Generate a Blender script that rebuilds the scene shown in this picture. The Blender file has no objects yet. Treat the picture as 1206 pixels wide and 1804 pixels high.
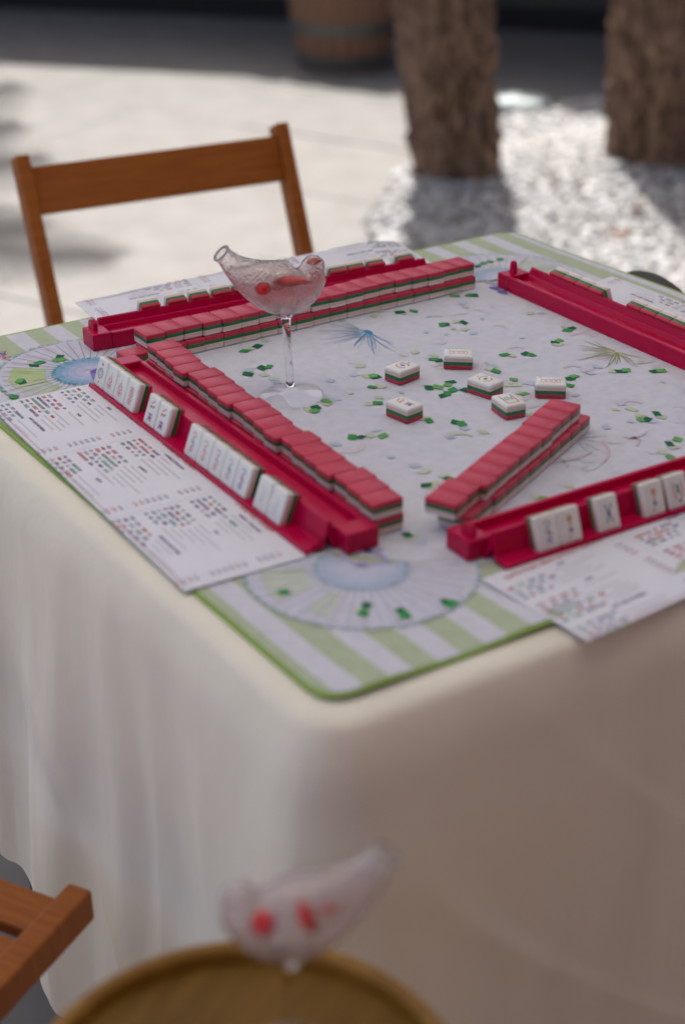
import bpy, bmesh, math, random
from mathutils import Matrix, Vector, noise
R = math.radians
random.seed(7)
SC = bpy.context.scene
COL = SC.collection
TZ = 0.75                     # height of the table top above the ground

# ------------------------------------------------------------------ camera
def cam_axes(p, r, y):
    f = Vector((math.sin(y)*math.cos(p), math.cos(y)*math.cos(p), -math.sin(p)))
    ri = Vector((math.cos(y), -math.sin(y), 0)); up = ri.cross(f)
    return (math.cos(r)*ri+math.sin(r)*up, -math.sin(r)*ri+math.cos(r)*up, f)
cr, cu, cf = cam_axes(0.46845, 0.00116, 0.58165)
cam = bpy.data.cameras.new('camera'); camo = bpy.data.objects.new('camera', cam); COL.objects.link(camo)
m = Matrix((cr, cu, -cf)).transposed().to_4x4(); m.translation = Vector((-0.5106, -0.7967, 0.6317+TZ))
camo.matrix_world = m
cam.sensor_fit = 'VERTICAL'; cam.sensor_height = 36; cam.lens = 2875/1804*36
cam.clip_start = 0.05; cam.clip_end = 500
cam.dof.use_dof = True; cam.dof.focus_distance = 1.69; cam.dof.aperture_fstop = 3.0
SC.camera = camo

# ------------------------------------------------------------------ sky, sun, exposure
SUN_EL, SUN_H = R(62), Vector((0.35, 0.937))
w = bpy.data.worlds.new('World'); SC.world = w; w.use_nodes = True
nt = w.node_tree; nt.nodes.clear()
sky = nt.nodes.new('ShaderNodeTexSky'); sky.sky_type = 'NISHITA'; sky.sun_disc = False
sky.sun_elevation = SUN_EL; sky.sun_rotation = math.atan2(SUN_H.x, SUN_H.y)
sky.air_density = 0.4; sky.dust_density = 4.0; sky.ozone_density = 0.2
bg = nt.nodes.new('ShaderNodeBackground'); bg.inputs['Strength'].default_value = 0.125
wo = nt.nodes.new('ShaderNodeOutputWorld')
nt.links.new(sky.outputs[0], bg.inputs[0]); nt.links.new(bg.outputs[0], wo.inputs[0])
sl = bpy.data.lights.new('sun', 'SUN'); sl.energy = 4.0; sl.angle = R(0.6); sl.color = (1, 0.965, 0.93)
so = bpy.data.objects.new('sun', sl); COL.objects.link(so)
sd = Vector((SUN_H.x*math.cos(SUN_EL), SUN_H.y*math.cos(SUN_EL), math.sin(SUN_EL)))
so.rotation_euler = sd.to_track_quat('Z', 'Y').to_euler()
SC.view_settings.view_transform = 'Standard'; SC.view_settings.look = 'None'
SC.view_settings.exposure = 1.24; SC.view_settings.gamma = 1
SC.view_settings.use_curve_mapping = False
SC.cycles.use_denoising = True
SC.cycles.max_bounces = 14; SC.cycles.transmission_bounces = 14; SC.cycles.caustics_refractive = True; SC.cycles.sample_clamp_indirect = 8; SC.cycles.transparent_max_bounces = 24

# ------------------------------------------------------------------ materials
MATS = {}
def mat(name, col=(.5,.5,.5), rough=.5, metal=0, spec=.5, var=0, vscale=20, bump=0, bscale=60, stretch=None, col2=None, attr=False, sheen=0, coat=0, distort=0, detail=4, speck=0):
    M = bpy.data.materials.new(name); M.use_nodes = True; MATS[name] = M
    t = M.node_tree; p = t.nodes['Principled BSDF']
    p.inputs['Roughness'].default_value = rough; p.inputs['Metallic'].default_value = metal
    p.inputs['Specular IOR Level'].default_value = spec
    p.inputs['Sheen Weight'].default_value = sheen; p.inputs['Coat Weight'].default_value = coat
    p.inputs['Base Color'].default_value = (*col, 1)
    src = None
    if attr:
        a = t.nodes.new('ShaderNodeVertexColor'); a.layer_name = 'col'; src = a.outputs[0]
    tc = t.nodes.new('ShaderNodeTexCoord'); mp = t.nodes.new('ShaderNodeMapping')
    t.links.new(tc.outputs['Object'], mp.inputs[0])
    if stretch: mp.inputs['Scale'].default_value = stretch
    if col2 or var:
        n = t.nodes.new('ShaderNodeTexNoise'); n.inputs['Scale'].default_value = vscale; n.inputs['Detail'].default_value = detail
        n.inputs['Distortion'].default_value = distort
        t.links.new(mp.outputs[0], n.inputs['Vector'])
        rp = t.nodes.new('ShaderNodeValToRGB'); rp.color_ramp.elements[0].position = .3; rp.color_ramp.elements[1].position = .7
        c2 = col2 if col2 else tuple(c*(1-var) for c in col)
        rp.color_ramp.elements[0].color = (*c2, 1); rp.color_ramp.elements[1].color = (*col, 1)
        t.links.new(n.outputs[0], rp.inputs[0]); 
        if src:
            mx = t.nodes.new('ShaderNodeMix'); mx.data_type = 'RGBA'; mx.blend_type = 'MULTIPLY'; mx.inputs[0].default_value = 1
            t.links.new(src, mx.inputs[6]); t.links.new(rp.outputs[0], mx.inputs[7]); src = mx.outputs[2]
        else: src = rp.outputs[0]
    if speck:
        v = t.nodes.new('ShaderNodeTexVoronoi'); v.inputs['Scale'].default_value = 22; v.inputs['Randomness'].default_value = 1
        t.links.new(mp.outputs[0], v.inputs['Vector'])
        mr = t.nodes.new('ShaderNodeMapRange'); mr.inputs[1].default_value = .06; mr.inputs[2].default_value = .12; mr.inputs[3].default_value = 1-speck; mr.inputs[4].default_value = 1
        t.links.new(v.outputs['Distance'], mr.inputs[0])
        mx = t.nodes.new('ShaderNodeMix'); mx.data_type = 'RGBA'; mx.blend_type = 'MULTIPLY'; mx.inputs[0].default_value = 1
        t.links.new(src, mx.inputs[6]); t.links.new(mr.outputs[0], mx.inputs[7]); src = mx.outputs[2]
    if src: t.links.new(src, p.inputs['Base Color'])
    if bump:
        n2 = t.nodes.new('ShaderNodeTexNoise'); n2.inputs['Scale'].default_value = bscale; n2.inputs['Detail'].default_value = 5
        t.links.new(mp.outputs[0], n2.inputs['Vector'])
        b = t.nodes.new('ShaderNodeBump'); b.inputs['Strength'].default_value = bump; b.inputs['Distance'].default_value = .01
        t.links.new(n2.outputs[0], b.inputs['Height']); t.links.new(b.outputs[0], p.inputs['Normal'])
    return M
mat('tile_red', (.57,.042,.088), .36, spec=.35, col2=(.49,.030,.070), vscale=14)
mat('tile_green', (.006,.17,.055), .35)
mat('tile_blush', (.74,.57,.51), .35, var=.08, vscale=60)
mat('tile_white', (.80,.79,.75), .3, var=.04, vscale=40)
mat('rack', (.50,.0005,.055), .27, spec=.2, var=.10, vscale=12, bump=.03, bscale=90)
mat('print', attr=True, rough=.6, spec=.2)
mat('mat_print', attr=True, rough=.75, spec=.15, var=.10, vscale=90, col=(1,1,1))
mat('paper', (.73,.72,.78), .45, spec=.35, var=.03, vscale=30)
mat('cloth', (.86,.805,.67), .85, spec=.15, sheen=.1, var=.04, vscale=9, bump=.30, bscale=26, stretch=(1,1,.35))
mat('chair_wood', (.32,.098,.014), .5, spec=.22, col2=(.24,.062,.008), vscale=9, stretch=(1,1,14), distort=1.2)
mat('chair_wood_h', (.32,.098,.014), .5, spec=.22, col2=(.24,.062,.008), vscale=9, stretch=(1.2,14,14), distort=1.2)
mat('metal_dark', (.12,.11,.1), .4, metal=1)
mat('brass', (.45,.30,.12), .35, metal=1)
mat('table_wood', (.17,.083,.007), .45, spec=.2, col2=(.105,.046,.003), vscale=6, stretch=(1,9,1), distort=1.5)
mat('rim_wood', (.29,.145,.018), .45, spec=.25, col2=(.19,.085,.008), vscale=8, stretch=(3,3,1), distort=1)
mat('slab', (.208,.201,.188), .8, spec=.2, col2=(.172,.165,.152), vscale=7, bump=.25, bscale=35, detail=8, speck=.5)
mat('ground', (.13,.125,.115), .9, spec=.1, var=.3, vscale=3, bump=.3, bscale=20)
mat('gravel', (.47,.465,.455), .8, spec=.25, attr=True, var=.15, vscale=60)
mat('bark', (.31,.20,.14), .95, spec=.08, col2=(.035,.021,.015), vscale=9, stretch=(2.6,2.6,.8), distort=2.2, bump=1.0, bscale=26, detail=9)
mat('palm_leaf', (.07,.11,.03), .5, var=.4, vscale=3)
mat('dry_leaf', (.17,.075,.04), .8, var=.5, vscale=30)
mat('wall_plaster', (.08,.085,.075), .9, spec=.1, var=.2, vscale=2, bump=.2, bscale=30)
mat('dark_base_band', (.012,.012,.012), .8)
mat('roof_tile', (.30,.14,.08), .85, var=.3, vscale=6)
mat('canvas', (.62,.60,.55), .9, spec=.1)
t_ = MATS['canvas'].node_tree; tl_ = t_.nodes.new('ShaderNodeBsdfTranslucent'); tl_.inputs[0].default_value = (.94,.91,.77,1)
mx_ = t_.nodes.new('ShaderNodeMixShader'); mx_.inputs[0].default_value = .82  # translucent canvas, so the added sunshade sends soft light down
t_.links.new(t_.nodes['Principled BSDF'].outputs[0], mx_.inputs[1]); t_.links.new(tl_.outputs[0], mx_.inputs[2]); t_.links.new(mx_.outputs[0], t_.nodes['Material Output'].inputs[0])
mat('stave', (.30,.165,.10), .7, spec=.2, col2=(.17,.09,.055), vscale=7, stretch=(4,4,.4), distort=1)
mat('hoop', (.16,.17,.15), .55, metal=.6, var=.3, vscale=12)
mat('pale_stone', (.52,.58,.56), .75, var=.15, vscale=8)
mat('berry', (.85,.008,.018), .3, spec=.6, col2=(.5,.004,.012), vscale=90, bump=.4, bscale=220)
mat('berry_pale', (.72,.16,.15), .35, spec=.5, col2=(.60,.03,.04), vscale=70, bump=.2, bscale=200)
mat('bounce_boards', (.34,.135,.035), .8, var=.3, vscale=4)  # brown tint chosen to bounce warm light onto the cloth
mat('dark_leather', (.03,.018,.010), .6, var=.3, vscale=8)
mat('dark_boards', (.075,.042,.026), .8, var=.4, vscale=4)

def glass_mat(name, tint, base, fres, rough=.02, droplets=0, milk=None, milkf=0):
    M = bpy.data.materials.new(name); M.use_nodes = True; MATS[name] = M
    t = M.node_tree; t.nodes.clear(); out = t.nodes.new('ShaderNodeOutputMaterial')
    tr = t.nodes.new('ShaderNodeBsdfTransparent'); tr.inputs[0].default_value = (*tint, 1)
    gl = t.nodes.new('ShaderNodeBsdfGlossy'); gl.inputs['Roughness'].default_value = rough
    lw0 = t.nodes.new('ShaderNodeLayerWeight'); lw0.inputs[0].default_value = .5
    lw = t.nodes.new('ShaderNodeMath'); lw.operation = 'POWER'; lw.inputs[1].default_value = fres; t.links.new(lw0.outputs['Facing'], lw.inputs[0])
    mx = t.nodes.new('ShaderNodeMixShader')
    ma = t.nodes.new('ShaderNodeMath'); ma.operation = 'MULTIPLY_ADD'; ma.inputs[1].default_value = .55; ma.inputs[2].default_value = base
    ma.use_clamp = True
    t.links.new(lw.outputs[0], ma.inputs[0]); t.links.new(ma.outputs[0], mx.inputs[0])
    t.links.new(gl.outputs[0], mx.inputs[2])
    under = tr.outputs[0]
    if milk:
        tl = t.nodes.new('ShaderNodeBsdfTranslucent'); tl.inputs[0].default_value = (*milk, 1)
        df = t.nodes.new('ShaderNodeBsdfDiffuse'); df.inputs[0].default_value = (*milk, 1)
        ad = t.nodes.new('ShaderNodeMixShader'); ad.inputs[0].default_value = .5
        t.links.new(tl.outputs[0], ad.inputs[1]); t.links.new(df.outputs[0], ad.inputs[2])
        m2 = t.nodes.new('ShaderNodeMixShader'); m2.inputs[0].default_value = milkf
        if droplets:
            tc = t.nodes.new('ShaderNodeTexCoord'); n = t.nodes.new('ShaderNodeTexNoise'); n.inputs['Scale'].default_value = 55; n.inputs['Detail'].default_value = 6
            rp = t.nodes.new('ShaderNodeMapRange'); rp.inputs[1].default_value = .35; rp.inputs[2].default_value = .75; rp.inputs[3].default_value = milkf*.3; rp.inputs[4].default_value = milkf*1.8
            t.links.new(tc.outputs['Object'], n.inputs['Vector']); t.links.new(n.outputs[0], rp.inputs[0]); t.links.new(rp.outputs[0], m2.inputs[0])
        t.links.new(under, m2.inputs[1]); t.links.new(ad.outputs[0], m2.inputs[2]); under = m2.outputs[0]
    t.links.new(under, mx.inputs[1])
    if droplets:
        tc = t.nodes.new('ShaderNodeTexCoord'); v = t.nodes.new('ShaderNodeTexVoronoi'); v.inputs['Scale'].default_value = 260
        b = t.nodes.new('ShaderNodeBump'); b.inputs['Strength'].default_value = droplets; b.inputs['Distance'].default_value = .002
        t.links.new(tc.outputs['Object'], v.inputs['Vector']); t.links.new(v.outputs[0], b.inputs['Height']); t.links.new(b.outputs[0], gl.inputs['Normal']); t.links.new(b.outputs[0], lw0.inputs['Normal'])
    t.links.new(mx.outputs[0], out.inputs[0])
    return M
def refr(name, col, ior, rough, bump=0, milk=None, milkf=0):
    M = bpy.data.materials.new(name); M.use_nodes = True; MATS[name] = M
    t = M.node_tree; t.nodes.clear(); out = t.nodes.new('ShaderNodeOutputMaterial')
    g = t.nodes.new('ShaderNodeBsdfGlass'); g.inputs['Color'].default_value = (*col, 1); g.inputs['IOR'].default_value = ior; g.inputs['Roughness'].default_value = rough
    src = g.outputs[0]
    tc = t.nodes.new('ShaderNodeTexCoord')
    if bump:
        v = t.nodes.new('ShaderNodeTexVoronoi'); v.inputs['Scale'].default_value = 330
        b = t.nodes.new('ShaderNodeBump'); b.inputs['Strength'].default_value = bump; b.inputs['Distance'].default_value = .001
        t.links.new(tc.outputs['Object'], v.inputs['Vector']); t.links.new(v.outputs[0], b.inputs['Height']); t.links.new(b.outputs[0], g.inputs['Normal'])
    if milk:
        tl = t.nodes.new('ShaderNodeBsdfTranslucent'); tl.inputs[0].default_value = (*milk, 1); df = t.nodes.new('ShaderNodeBsdfDiffuse'); df.inputs[0].default_value = (*milk, 1)
        m1 = t.nodes.new('ShaderNodeMixShader'); t.links.new(tl.outputs[0], m1.inputs[1]); t.links.new(df.outputs[0], m1.inputs[2])
        n = t.nodes.new('ShaderNodeTexNoise'); n.inputs['Scale'].default_value = 60; n.inputs['Detail'].default_value = 7
        rp = t.nodes.new('ShaderNodeMapRange'); rp.inputs[1].default_value = .38; rp.inputs[2].default_value = .68; rp.inputs[3].default_value = 0; rp.inputs[4].default_value = milkf*2
        t.links.new(tc.outputs['Object'], n.inputs['Vector']); t.links.new(n.outputs[0], rp.inputs[0])
        m2 = t.nodes.new('ShaderNodeMixShader'); t.links.new(rp.outputs[0], m2.inputs[0]); t.links.new(src, m2.inputs[1]); t.links.new(m1.outputs[0], m2.inputs[2]); src = m2.outputs[0]
    t.links.new(src, out.inputs[0])
refr('glass_clear', (.985,.985,.985), 1.45, 0)
refr('glass_frosty', (.985,.98,.98), 1.45, .03, .25, (.98,.94,.93), .09)
glass_mat('glass_thin', (.985,.985,.985), .012, 3.5)
glass_mat('drink', (.985,.94,.935), .0, 6, milk=(.98,.80,.79), milkf=.17)

# ------------------------------------------------------------------ helpers
def tag(o, label=None, cat=None, group=None, kind=None):
    if label: o['label'] = label
    if cat: o['category'] = cat
    if group: o['group'] = group
    if kind: o['kind'] = kind
    return o
def empty(name, loc=(0,0,0), rz=0, label=None, cat=None, group=None):
    o = bpy.data.objects.new(name, None); COL.objects.link(o); o.empty_display_size = .05
    o.location = loc; o.rotation_euler = (0,0,rz)
    return tag(o, label, cat, group)
def link(name, me, parent=None, loc=None, rot=None):
    o = bpy.data.objects.new(name, me); COL.objects.link(o)
    if parent: o.parent = parent
    if loc is not None: o.location = loc
    if rot is not None: o.rotation_euler = rot
    return o
class MB:
    def __init__(s): s.v = []; s.f = []; s.c = []
    def add(s, vs, fs, col=None):
        k = len(s.v); s.v += [tuple(x) for x in vs]
        for f in fs: s.f.append(tuple(i+k for i in f)); s.c.append(col)
    def box(s, x0, x1, y0, y1, z0, z1, M=None, b=0):
        if b:
            bm = bmesh.new(); bmesh.ops.create_cube(bm, size=1)
            for v in bm.verts: v.co = Vector((x0+(v.co.x+.5)*(x1-x0), y0+(v.co.y+.5)*(y1-y0), z0+(v.co.z+.5)*(z1-z0)))
            bmesh.ops.bevel(bm, geom=bm.edges[:], offset=b, segments=2, profile=.6, affect='EDGES')
            vs = [v.co.copy() for v in bm.verts]; fs = [[v.index for v in f.verts] for f in bm.faces]; bm.free()
        else:
            vs = [Vector(p) for p in ((x0,y0,z0),(x1,y0,z0),(x1,y1,z0),(x0,y1,z0),(x0,y0,z1),(x1,y0,z1),(x1,y1,z1),(x0,y1,z1))]
            fs = [(0,3,2,1),(4,5,6,7),(0,1,5,4),(1,2,6,5),(2,3,7,6),(3,0,4,7)]
        if M: vs = [M @ v for v in vs]
        s.add(vs, fs)
    def tube(s, pts, rad, n=10, cap=True):
        pts = [Vector(p) for p in pts]; rings = []
        for i, p in enumerate(pts):
            d = (pts[min(i+1, len(pts)-1)]-pts[max(i-1, 0)]).normalized()
            a = d.orthogonal().normalized() if i == 0 else (a - d*a.dot(d)).normalized()
            b = d.cross(a); r = rad[i] if isinstance(rad, (list, tuple)) else rad
            rings.append([p+(a*math.cos(2*math.pi*k/n)+b*math.sin(2*math.pi*k/n))*r for k in range(n)])
        s.loft(rings, cap)
    def loft(s, rings, cap=True, cap0=True):
        n = len(rings[0]); vs = [v for r in rings for v in r]; fs = []
        for i in range(len(rings)-1):
            for k in range(n):
                a = i*n+k; b = i*n+(k+1) % n; fs.append((a, b, b+n, a+n))
        if cap:
            if cap0: fs.append(tuple(range(n))[::-1])
            fs.append(tuple(range((len(rings)-1)*n, len(rings)*n)))
        s.add(vs, fs)
    def lathe(s, prof, n=32, c=(0,0)):
        s.loft([[Vector((c[0]+r*math.cos(2*math.pi*k/n), c[1]+r*math.sin(2*math.pi*k/n), z)) for k in range(n)] for r, z in prof], True)
    def prism(s, sec, x0, x1):       # section in (y,z) extruded along x
        n = len(sec); s.add([(x0,y,z) for y,z in sec]+[(x1,y,z) for y,z in sec],
            [tuple(range(n)), tuple(range(2*n-1, n-1, -1))]+[(i, i+n, (i+1) % n+n, (i+1) % n) for i in range(n)])
    def poly(s, pts, z, col): s.add([(p[0], p[1], z) for p in pts], [tuple(range(len(pts)))], col)
    def stroke(s, pts, wid, z, col, taper=False):
        P = [Vector((p[0], p[1])) for p in pts]; n = len(P); L = []; Rr = []
        for i, p in enumerate(P):
            d = (P[min(i+1, n-1)]-P[max(i-1, 0)]); d = d.normalized() if d.length else Vector((1,0)); q = Vector((-d.y, d.x))
            h = wid/2*((1-.85*i/(n-1)) if taper else 1)
            L.append((p.x+q.x*h, p.y+q.y*h, z)); Rr.append((p.x-q.x*h, p.y-q.y*h, z))
        s.add(L+Rr, [(i, n+i, n+i+1, i+1) for i in range(n-1)], col)
    def ring(s, c, r0, r1, z, col, a0=0, a1=360, n=40):
        n = max(3, int(n*abs(a1-a0)/360)); A = [R(a0+(a1-a0)*i/n) for i in range(n+1)]
        s.add([(c[0]+r0*math.cos(a), c[1]+r0*math.sin(a), z) for a in A]+[(c[0]+r1*math.cos(a), c[1]+r1*math.sin(a), z) for a in A],
              [(i, i+1, n+2+i, n+1+i) for i in range(n)], col)
    def mesh(s, name, m, smooth=False, angle=None):
        me = bpy.data.meshes.new(name); me.from_pydata(s.v, [], s.f); me.materials.append(MATS[m])
        if any(c is not None for c in s.c):
            ca = me.color_attributes.new('col', 'FLOAT_COLOR', 'CORNER'); i = 0
            for f, c in zip(me.polygons, s.c):
                for _ in range(f.loop_total): ca.data[i].color = (*(c or (1,1,1)), 1); i += 1
        bm = bmesh.new(); bm.from_mesh(me); bmesh.ops.recalc_face_normals(bm, faces=bm.faces)
        if not any(c is not None for c in s.c): pass
        bm.to_mesh(me); bm.free()
        if smooth:
            for p in me.polygons: p.use_smooth = True
            if angle: me.set_sharp_from_angle(angle=R(angle))
        me.update(); return me
    def build(s, name, m, parent=None, smooth=False, angle=None, loc=None, rot=None):
        return link(name, s.mesh(name, m, smooth, angle), parent, loc, rot)
def flip_up(me):
    bm = bmesh.new(); bm.from_mesh(me)
    for f in bm.faces:
        if f.normal.z < 0: f.normal_flip()
    bm.to_mesh(me); bm.free()

# ------------------------------------------------------------------ ground, paving, gravel
D = Vector((.42, -.907, 0)).normalized(); N = Vector((-D.y, D.x, 0))     # courtyard grid
b = MB(); g = 40; b.add([(-g,-g,-.014),(g,-g,-.014),(g,g,-.014),(-g,g,-.014)], [(0,1,2,3)])
ground = tag(b.build('ground', 'ground'), kind='structure')
rz = math.atan2(D.y, D.x)
b = MB(); b.box(-.4485,.4485,-.2985,.2985,-.03,0, b=.002); slab_me = b.mesh('paving_slab', 'slab')
O = Vector((.023,.66,0))
for i in range(-6, 7):
    for j in range(-5, 13):
        c = O + D*((i+.5*(j % 2))*.9) + N*((j+.5)*.6)
        if c.x < -3 or c.x > 6.5 or c.y < -2.5 or c.y > 8: continue
        o = link('paving_slab', slab_me, ground, c+Vector((0,0,random.uniform(-.0015,.0015))), (random.uniform(-.002,.002), random.uniform(-.002,.002), rz+random.choice((0,math.pi))))

TREES = [(Vector((2.50,3.12,0)), .133), (Vector((3.14,2.95,0)), .165)]
def bump_h(x, y):
    return sum(.05*math.exp(-((x-t.x)**2+(y-t.y)**2)/.16) for t, r in TREES)
def in_bed(x, y):
    e = ((x-2.98)*.8+(y-2.62)*.6)/1.5, ((x-2.98)*-.6+(y-2.62)*.8)/.9
    return e[0]**2+e[1]**2 < 1+.25*noise.noise(Vector((x*1.7,y*1.7,0)))
b = MB(); n = 30; vs = []
for i in range(n+1):
    for j in range(n+1):
        x = .9+4.0*i/n; y = 1.0+3.5*j/n
        vs.append((x, y, .006+bump_h(x,y) if in_bed(x,y) else -.02))
b.add(vs, [(i*(n+1)+j, (i+1)*(n+1)+j, (i+1)*(n+1)+j+1, i*(n+1)+j+1) for i in range(n) for j in range(n)])
bed = tag(b.build('gravel_bed', 'ground', smooth=True), kind='structure')
ico = bmesh.new(); bmesh.ops.create_icosphere(ico, subdivisions=1, radius=1); iv = [v.co.copy() for v in ico.verts]; jf = [tuple(v.index for v in f.verts) for f in ico.faces]; ico.free()
b = MB(); rg = random.Random(3)
x = .9
while x < 4.9:
    y = 1.0
    while y < 4.5:
        px, py = x+rg.uniform(-.01,.01), y+rg.uniform(-.01,.01)
        if in_bed(px, py):
            s = rg.uniform(.009,.019)*(1.5 if rg.random() < .05 else 1); g_ = rg.uniform(.55,1.15)*(.55 if rg.random() < .06 else 1); tint = rg.uniform(-.03,.05)
            Mx = Matrix.Translation((px, py, .008+bump_h(px,py)+s*.25)) @ Matrix.Rotation(rg.uniform(0,6.28), 4, 'Z') @ Matrix.Rotation(rg.uniform(-.5,.5), 4, 'X') @ Matrix.Diagonal((s*rg.uniform(.9,1.4), s*rg.uniform(.7,1), s*.65, 1))
            b.add([Mx @ v for v in iv], jf, (g_*(1+tint), g_, g_*(1-tint)))
        y += .0215
    x += .0215
tag(b.build('gravel', 'gravel', smooth=True), 'loose pale gravel spread round the two tree trunks', 'gravel', kind='stuff')

# ------------------------------------------------------------------ house wall and tiled roof edge behind (roof above the picture)
wn = Vector((.72,.69,0)).normalized(); wd = Vector((wn.y,-wn.x,0))
house = empty('house_wall', tuple(wn*6.62), math.atan2(wd.y, wd.x), 'dark grey green plaster wall behind the barrel and trunks', 'wall')
b = MB(); b.box(-6,6,0,.3,.10,2.6); b.build('plaster', 'wall_plaster', house)
b = MB(); b.box(-6,6,-.02,.28,-.02,.10); b.build('dark_base_band', 'dark_base_band', house)  # near-black band along the foot of the wall
sh = Vector((2.97,4.51,0)); ed = Vector((.45,-.89,0)).normalized(); RH = 1.95
ep = sh+Vector((SUN_H.x, SUN_H.y, 0))*(RH/math.tan(SUN_EL))
roof = empty('tiled_roof', (ep.x, ep.y, RH), math.atan2(ed.y, ed.x), 'clay tiled porch roof shading the paving before the wall', 'roof')
b = MB(); b.box(-5,4.5,.08,3.2,-.05,.0); b.build('roof_deck', 'dark_boards', roof)
b = MB(); k = 7
arc = [(.075*math.cos(math.pi*i/k), .075*math.sin(math.pi*i/k)) for i in range(k+1)]
b.add([(px, y_, pz+.004) for y_ in (0, 1.2) for px, pz in arc], [(i, i+1, k+2+i, k+1+i) for i in range(k)])
tile_me = b.mesh('roof_tile', 'roof_tile', smooth=True)
for i in range(58): link('roof_tile', tile_me, roof, (-4.9+i*.163, random.uniform(-.02,.02), 0))
for i, px in enumerate((-4.8,-1.6,1.6,4.3)):
    b = MB(); b.box(px-.05,px+.05,2.6,2.7,-RH,-.05); b.build('post', 'dark_boards', roof)

# ------------------------------------------------------------------ trees
def palm_crown(parent, top, seed):
    rg = random.Random(seed); b = MB()
    for i in range(26):
        az = i*2.4+rg.uniform(-.2,.2); el = rg.uniform(-.2,1.0); L = rg.uniform(1.3,1.8); pts = []
        for k in range(9):
            t = k/8; h = L*t
            pts.append(Vector(top)+Vector((math.cos(az)*h*math.cos(el*(1-t)), math.sin(az)*h*math.cos(el*(1-t)), h*math.sin(el)-.75*t*t*L*.6)))
        b.tube(pts, [.02*(1-.9*k/8) for k in range(9)], 5)
        side = Vector((-math.sin(az), math.cos(az), 0))
        for k in range(36):
            t = .12+.88*k/36; q = pts[int(t*8)].lerp(pts[min(8, int(t*8)+1)], t*8-int(t*8))
            d = (pts[8]-pts[0]).normalized()
            for s in (-1, 1):
                l = .5*math.sin(math.pi*min(1, .15+t*.8))
                e = q+side*s*l*.85+d*l*.5+Vector((0,0,-.15*l)); wv = d*.022
                b.add([q-wv, q+wv, e+wv*.2, e-wv*.2], [(0,1,2,3)])
    b.build('crown', 'palm_leaf', parent)
def tree(base, r, H, lean, label, seed):
    t = empty('tree', tuple(base), 0, label, 'tree', 'trees in the gravel bed' if base.y < 5 else None); rg = random.Random(seed)
    b = MB(); n = 72; rings = []; zs = [-.05+.015*i for i in range(90)]+[1.3+.35*i for i in range(1, int((H-1.3)/.35)+1)]
    for z in zs:
        q = Vector((lean[0]*z, lean[1]*z, 0)); ring = []
        for k in range(n):
            a = 2*math.pi*k/n; p = Vector((math.cos(a), math.sin(a), 0))
            rr = r*(1-.02*min(z, 3))*(1+.12*math.exp(-max(z,0)/.05)+.08*math.exp(-max(z,0)/.14)*noise.noise(Vector((p.x*2.2,p.y*2.2,seed*3.0))))
            v = Vector((p.x*3.2, p.y*3.2, z*1.1+seed)); v2 = Vector((p.x*11, p.y*11, z*3.2+seed)); v3 = Vector((p.x*3, p.y*3, z*9+seed))
            rr += .024*noise.noise(v)+.022*noise.noise(v2)-.040*max(0, noise.noise(v3)-.08)
            sc_ = (z*7.5+.8*noise.noise(Vector((p.x*1.6, p.y*1.6, seed*1.0)))+.25*math.sin(math.atan2(p.y,p.x)*2)) % 1.0
            rr += .016*(sc_-.5) + .012*noise.noise(Vector((p.x*22, p.y*22, z*5)))
            ring.append(q+p*rr+Vector((0,0,z)))
        rings.append(ring)
    b.loft(rings); b.build('trunk', 'bark', t, smooth=True)
    palm_crown(t, (lean[0]*zs[-1], lean[1]*zs[-1], zs[-1]), seed)
    return t
tree(*TREES[0], 6.4, (-.131,.075), 'rough brown tree trunk in gravel beside the wooden barrel', 5)
tree(*TREES[1], 6.7, (-.03,.02), 'dark rough tree trunk cut off by the right picture edge', 23)

t3 = tree(Vector((1.45,8.3,0)), .15, 5.2, (-.05,-.25), 'unseen palm behind the house wall, added to dapple the paving', 41)  # out-of-view palm added so its crown dapples the paving

# small things on the gravel
rg = random.Random(11)
b = MB()
for k in range(7):
    t = -1+2*k/6; wv = .5*(1-t*t)**.6
    b.v += [(t*.035, -wv*.035, .010*abs(t)), (t*.035, 0, .002+.012*t*t), (t*.035, wv*.035, .014*abs(t)+.006)]
for k in range(6):
    for h in (0,1): b.f.append((k*3+h, k*3+3+h, k*3+4+h, k*3+1+h)); b.c.append(None)
leaf_me = b.mesh('dry_leaf', 'dry_leaf', smooth=True)
LV = [(2.52,2.43,'curled brown dry leaf on the gravel just right of the lighter trunk',1.0),(2.70,2.56,'brown dry leaf lying on gravel between the two trunks',.9),(2.42,2.05,'rust coloured dry leaf on gravel past the far right mat edge',.65),(3.05,2.62,'dry brown leaf on the gravel in front of the dark trunk',.8)]
for x, y, lb, s in LV:
    o = link('dry_leaf', leaf_me, None, (x, y, .03+bump_h(x,y)), (rg.uniform(-.4,.4), rg.uniform(-.4,.4), rg.uniform(0,6))); o.scale = (s,s,s)
    tag(o, lb, 'leaf', 'dry leaves on the gravel')
b = MB(); rings = []
for r_, z in ((.9,0),(1,.3),(.97,.8),(.85,1)):
    rings.append([Vector((math.cos(2*math.pi*k/18)*.14*r_*(1+.1*math.sin(3*k)), math.sin(2*math.pi*k/18)*.09*r_*(1+.08*math.cos(2*k)), z*.05)) for k in range(18)])
b.loft(rings)
o = b.build('flat_stone', 'pale_stone', None, True, 40, (3.28,3.86,.0), (0,0,-.6)); tag(o, 'pale greenish flat stone behind the lighter tree trunk', 'stone')

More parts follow.
